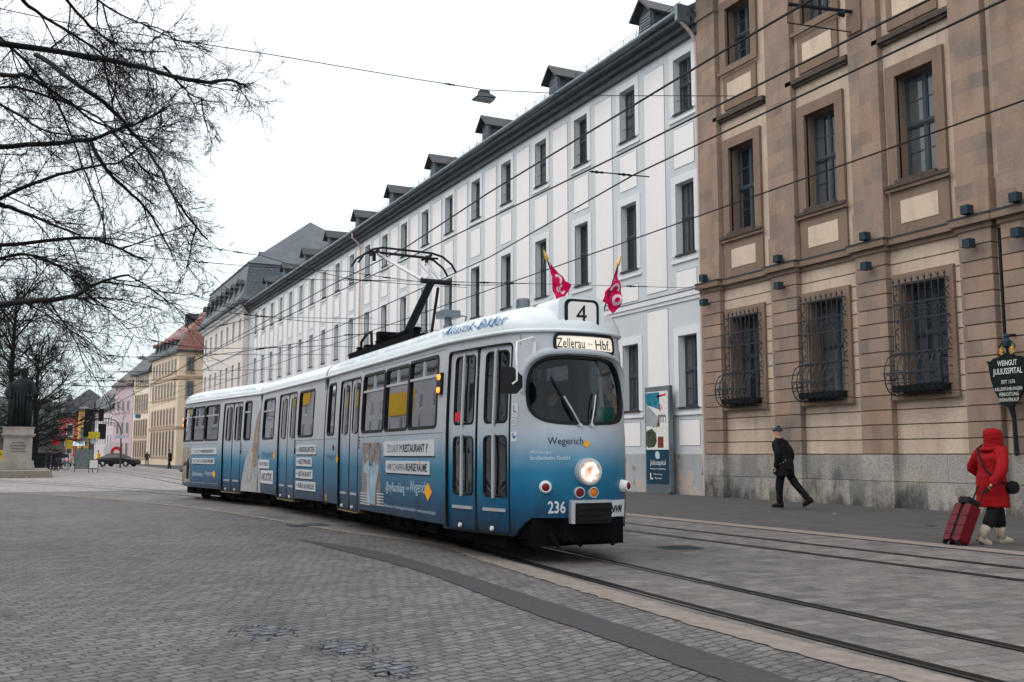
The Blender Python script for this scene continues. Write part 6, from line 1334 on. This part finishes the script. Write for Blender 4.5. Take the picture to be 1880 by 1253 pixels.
# ------------------------------------------------------------------ street furniture and far things
def car(loc,rz,label,mat,group=None):
    e=empty('parked_car',loc,label,'car',group,rz); L2=2.25
    side=[(-2.25,.30),(-2.28,.62),(-2.2,.86),(-1.95,.96),(-1.3,1.0),(.95,.96),(1.9,.82),(2.22,.66),(2.28,.42),(2.2,.26)]
    m=MB(); ns=len(side)
    ys=[(-.86,.94),(-.80,1.0),(.80,1.0),(.86,.94)]
    vs=[(x*(1 if abs(y)<.85 else .985),y,z if abs(y)<.85 else .3+(z-.3)*.93) for y,_ in ys for x,z in side]
    fs=[(a*ns+i,a*ns+(i+1)%ns,(a+1)*ns+(i+1)%ns,(a+1)*ns+i) for a in range(3) for i in range(ns)]+[tuple(range(ns)),tuple(range(3*ns,4*ns))]; m.add(vs,fs)
    rf=[(-1.72,.97),(-1.05,1.40),(-.2,1.45),(.35,1.40),(1.15,.95)]
    vs=[(x,y*(.80 if z<1 else .62),z) for y in (-1,1) for x,z in rf]; m.add([(x*.9 if z>1.2 else x,y,z) for x,y,z in [(p[0],p[1],p[2]) for p in vs]],[(0,1,2,3,4),(5,6,7,8,9)]+[(i,i+1,6+i,5+i) for i in range(4)])
    b=m.build('body',mat,e,world=False); smooth_angle(b,50)
    g=MB()
    for y in (-1,1): g.add([(-1.5,y*.79,1.0),(-.98,y*.665,1.34),(-.15,y*.655,1.385),(.32,y*.66,1.33),(.98,y*.79,.99)],[(0,1,2,3,4)])
    g.add([(-1.70,-.68,1.0),(-1.70,.68,1.0),(-1.0,.56,1.385),(-1.0,-.56,1.385)],[(0,1,2,3)]); g.build('window','pane_glass',e,world=False)
    for x in (-1.35,1.4):
        for y in (-.80,.80):
            w_=MB(); w_.lathe((x,y,.32),(0,1 if y>0 else -1,0),[(.32,-.1),(.32,.08),(.24,.09),(.22,.05)],16); q=w_.build('wheel','black_rubber',e,world=False); h=MB(); h.lathe((x,y,.32),(0,1 if y>0 else -1,0),[(.2,.06),(.08,.09)],10); h.build('rim','silver_trim',q,world=False)
    for y in (-.62,.62): t_=MB(); t_.box(-2.30,-2.2,y-.16,y+.16,.68,.82); t_.build('tail_light','brake_red',e,world=False)
    return e
emis('brake_red',(1,.05,.04),1.5,(.5,.02,.02))
simple('car_black',(.004,.004,.006),.35,.05,coat=.1,spec=.3); simple('car_silver',lin((150,154,158)),.2,.05,metal=.5)
car((9.6,118.6,0),R(-36),'black saloon car stopped at the far crossing with red tail light','car_black')
car((4.5,126,0),R(80),'silver car parked beyond the bicycles at the left','car_silver'); 
ad=empty('roof_advert',(9.9,121,0),'white and red round shop sign standing behind the black car','sign'); m=MB(); m.lathe((9.1,121,1.75),(0,-1,0),[(.95,0),(.95,.2)],28); m.box(9.0,9.2,121,121.1,0,1); m.build('sign_disc','board_white',ad); m=MB(); m.lathe((9.55,120.8,1.6),(0,-1,0),[(.62,0),(.62,.05)],24); m.build('red_disc','paint_redd',ad); m=MB(); m.lathe((9.55,120.73,1.55),(0,-1,0),[(.32,0),(.32,.03)],20); m.build('white_disc','board_white',ad)
tl=empty('traffic_light',(5.75,98,0),'traffic light pole with black signal heads and yellow sign','traffic light')
m=MB(); m.tube([(5.75,98,0),(5.75,98,6.1)],.08,8); m.build('pole','street_metal',tl); m=MB()
for x,z in ((5.15,4.9),(6.3,4.9),(5.2,3.6),(6.45,3.4)): m.box(x-.22,x+.22,97.8,98.05,z-.55,z+.55); m.box(x-.32,x+.32,97.95,98,z-.7,z+.7) if z<4 else None
m.box(5.2,6.3,97.93,98,5.15,5.35); m.build('signal_head','black_paint',tl); m=MB(); m.box(5.3,6.25,97.6,97.68,2.75,3.35); m.build('yellow_plate','paint_yellow',tl); m=MB(); m.lathe((5.75,97.9,2.55),(0,-1,0),[(.28,0),(.28,.05)],18); m.build('blue_round_sign','print_pale',tl)
al=empty('arc_lamp',(8.7,105,0),'street lamp with long curved arm reaching left over the crossing','street lamp'); m=MB(); m.tube([(8.7,105,0),(8.65,105,3.4),(8.5,105,4.1),(8.2,105,4.55),(7.7,105,4.78),(6.9,105,4.85),(6.2,105,4.80)],[.08,.06,.05,.045,.04,.035,.03],8); m.build('pole','street_metal',al); m=MB(); m.box(6.0,6.5,104.85,105.15,4.70,4.82); m.build('lamp_head','slate_trim',al); m=MB(); m.box(8.1,9.0,104.9,104.96,2.9,3.2); m.build('street_name_plate','print_pale',al)
def aboard(x,s,w_,h,label,mat,rz=0):
    e=empty('sign_board',(x,s,0),label,'sign board','sign boards on the square',rz); m=MB()
    for sg in (-1,1): m.tube([(sg*w_/2,0,0),(sg*w_/2,0,h)],.03,6)
    m.tube([(-w_/2,0,h),(w_/2,0,h)],.03,6); m.tube([(-w_/2,0,.3),(w_/2,0,.3)],.03,6); m.build('frame','street_metal',e,world=False); m=MB(); m.box(-w_/2+.04,w_/2-.04,-.02,.02,.34,h-.04); m.build('panel',mat,e,world=False)
motley('notice_print',[(.3,lin((52,70,74))),(.5,lin((110,120,118))),(.6,lin((70,90,96))),(.7,lin((170,150,150)))],2.)
aboard(4.15,80.6,1.25,1.75,'tall framed notice board with grey green poster near the crossing','notice_print'); aboard(4.75,79.4,.62,.95,'small white pavement sign with red writing beside the notice board','board_white')
bn=empty('yellow_bin',(-1.5,92,0),'yellow post box behind the monument at the left edge','post box'); m=MB(); m.box(-2.1,-1.1,91.7,92.3,.5,1.55); m.box(-2.15,-1.05,91.65,92.35,1.55,1.68); m.build('box','paint_yellow',bn); m=MB(); m.box(-1.75,-1.45,91.9,92.1,0,.5); m.box(-1.9,-1.3,91.68,91.70,1.3,1.36); m.build('foot','black_paint',bn)
gb=empty('green_bin',(1.35,91,0),'dark green waste bin between monument and bicycles','bin'); m=MB(); m.box(1.15,1.75,90.8,91.3,.12,1.35); m.box(1.1,1.8,90.75,91.35,1.35,1.45); m.build('box','dark_green',gb); m=MB(); m.box(1.2,1.7,90.79,90.8,1.0,1.2); m.box(1.25,1.3,90.9,91.2,0,.12); m.box(1.6,1.65,90.9,91.2,0,.12); m.build('slot','black_paint',gb)
def bicycle(x,s,rz,label,mat):
    e=empty('bicycle',(x,s,0),label,'bicycle','bicycles parked by the monument',rz)
    for wx in (-.52,.52):
        m=MB(); m.tube([(wx+math.cos(a)*.33,0,.34+math.sin(a)*.33) for a in [2*math.pi*i/20 for i in range(21)]],.025,5)
        for k in range(8): a=k*math.pi/8; m.tube([(wx+math.cos(a)*.32,0,.34+math.sin(a)*.32),(wx-math.cos(a)*.32,0,.34-math.sin(a)*.32)],.004,3)
        m.build('wheel','black_rubber',e,world=False)
    m=MB(); A=(-.52,0,.34);B=(0,0,.30);S_=(-.12,0,.82);Hh=(.38,0,.80);F=(.52,0,.34)
    for a,b in ((A,B),(A,S_),(B,S_),(B,Hh),(S_,Hh),(Hh,F)): m.tube([a,b],.022,6)
    m.tube([(.36,0,.8),(.34,0,.98),(.34,-.25,1.02)],.014,5); m.tube([(.34,0,.98),(.34,.25,1.02)],.014,5); m.build('frame',mat,e,world=False); m=MB(); m.box(-.26,-.02,-.07,.07,.88,.93); m.tube([(-.12,0,.8),(-.14,0,.9)],.015,5); m.build('saddle','leather',e,world=False)
bicycle(2.1,88.5,R(25),'dark bicycle leaning nearest the monument','cloth_black'); bicycle(2.9,92.5,R(-20),'second dark bicycle, in front of the dark green bin','dark_green'); bicycle(2.5,95.5,R(50),'blue grey bicycle farthest from the monument','beanie')
pr=empty('pram',(3.0,98,0),'grey pram with raised hood among the standing people','pram'); m=MB(); 
for x in (2.75,3.25):
    for s_ in (97.8,98.5): m.lathe((x,s_,.16),(1,0,0),[(.16,-.02),(.16,.02)],14)
m.tube([(2.75,98.5,.16),(2.8,97.9,1.05)],.02,5); m.tube([(3.25,98.5,.16),(3.2,97.9,1.05)],.02,5); m.tube([(2.8,97.9,1.05),(3.2,97.9,1.05)],.02,5); m.build('chassis','street_metal',pr); m=MB(); m.box(2.78,3.22,97.95,98.65,.42,.68); m.lathe((2.78,98.45,.70),(1,0,0),[(.28,0),(.28,.44)],14); m.build('carrycot','coat_grey',pr)
mk=empty('market_stall',(5.6,150,0),'teal and white market stall with goods before the red house','stall'); m=MB(); 
for x in (4.6,7.4):
    for s_ in (149,151): m.tube([(x,s_,0),(x,s_,2.6)],.05,5)
m.build('posts','street_metal',mk); m=MB(); m.add([(4.3,148.4,2.5),(7.7,148.4,2.5),(7.7,150,3.1),(4.3,150,3.1),(7.7,151.6,2.5),(4.3,151.6,2.5)],[(0,1,2,3),(3,2,4,5)]); m.build('awning','print_pale',mk); m=MB(); m.box(4.7,7.3,148.8,149.8,0,.95); m.build('counter','poster_teal',mk); m=MB()
for k in range(7): m.lathe((4.9+k*.36,149.2,.95),(0,0,1),[(.13,0),(.16,.2),(.05,.35)],8)
m.build('goods','poster_red',mk)
pv=empty('kiosk_pavilion',(1.5,125,0),'dark glazed kiosk with flat roof beyond the bicycles','kiosk'); m=MB(); m.box(-6,4.6,124,130,3.1,3.5); m.build('flat_roof','slate_trim',pv); m=MB(); 
for x in (-5.5,-3.5,-1.5,.5,2.5,4.4): m.box(x-.06,x+.06,124.3,124.42,0,3.1)
m.build('post','street_metal',pv); m=MB(); m.box(-5.4,4.3,124.5,124.55,.1,3.05); m.build('glazing','pane_glass',pv)
yl=empty('yellow_street_sign',(4.3,112,0),'small yellow sign on a thin post left of the red house','sign'); m=MB(); m.tube([(4.3,112,0),(4.3,112,3.2)],.05,6); m.build('post','street_metal',yl); m=MB(); m.box(3.95,4.65,111.9,111.95,1.9,3.0); m.build('plate','paint_yellow',yl)
rs=empty('round_red_sign',(3.0,110,0),'small round red traffic sign above the bicycles','traffic sign'); m=MB(); m.tube([(3.0,110,0),(3.0,110,2.6)],.04,6); m.build('post','street_metal',rs); m=MB(); m.lathe((3.0,109.94,2.6),(0,-1,0),[(.36,0),(.36,.03)],20); m.build('plate','paint_redd',rs)
m=MB(); m.box(-.35,.35,0,.06,0,.55); o=m.build('street_name_sign','print_blue'); o.location=(13.9,143.8,6.2); tag(o,'small blue plate fixed high between cream and yellow houses','sign')

m=MB(); m.box(-905,905,-305,1505,-1,62); o=m.build('haze','board_white'); hz_=bpy.data.materials.new('haze_air'); hz_.use_nodes=True; t_=hz_.node_tree; t_.nodes.clear(); ho=t_.nodes.new('ShaderNodeOutputMaterial'); hv=t_.nodes.new('ShaderNodeVolumePrincipled'); hv.inputs['Color'].default_value=(.86,.93,.97,1); hv.inputs['Density'].default_value=.00008; t_.links.new(hv.outputs[0],ho.inputs['Volume']); o.data.materials.clear(); o.data.materials.append(hz_); tag(o,kind='stuff')
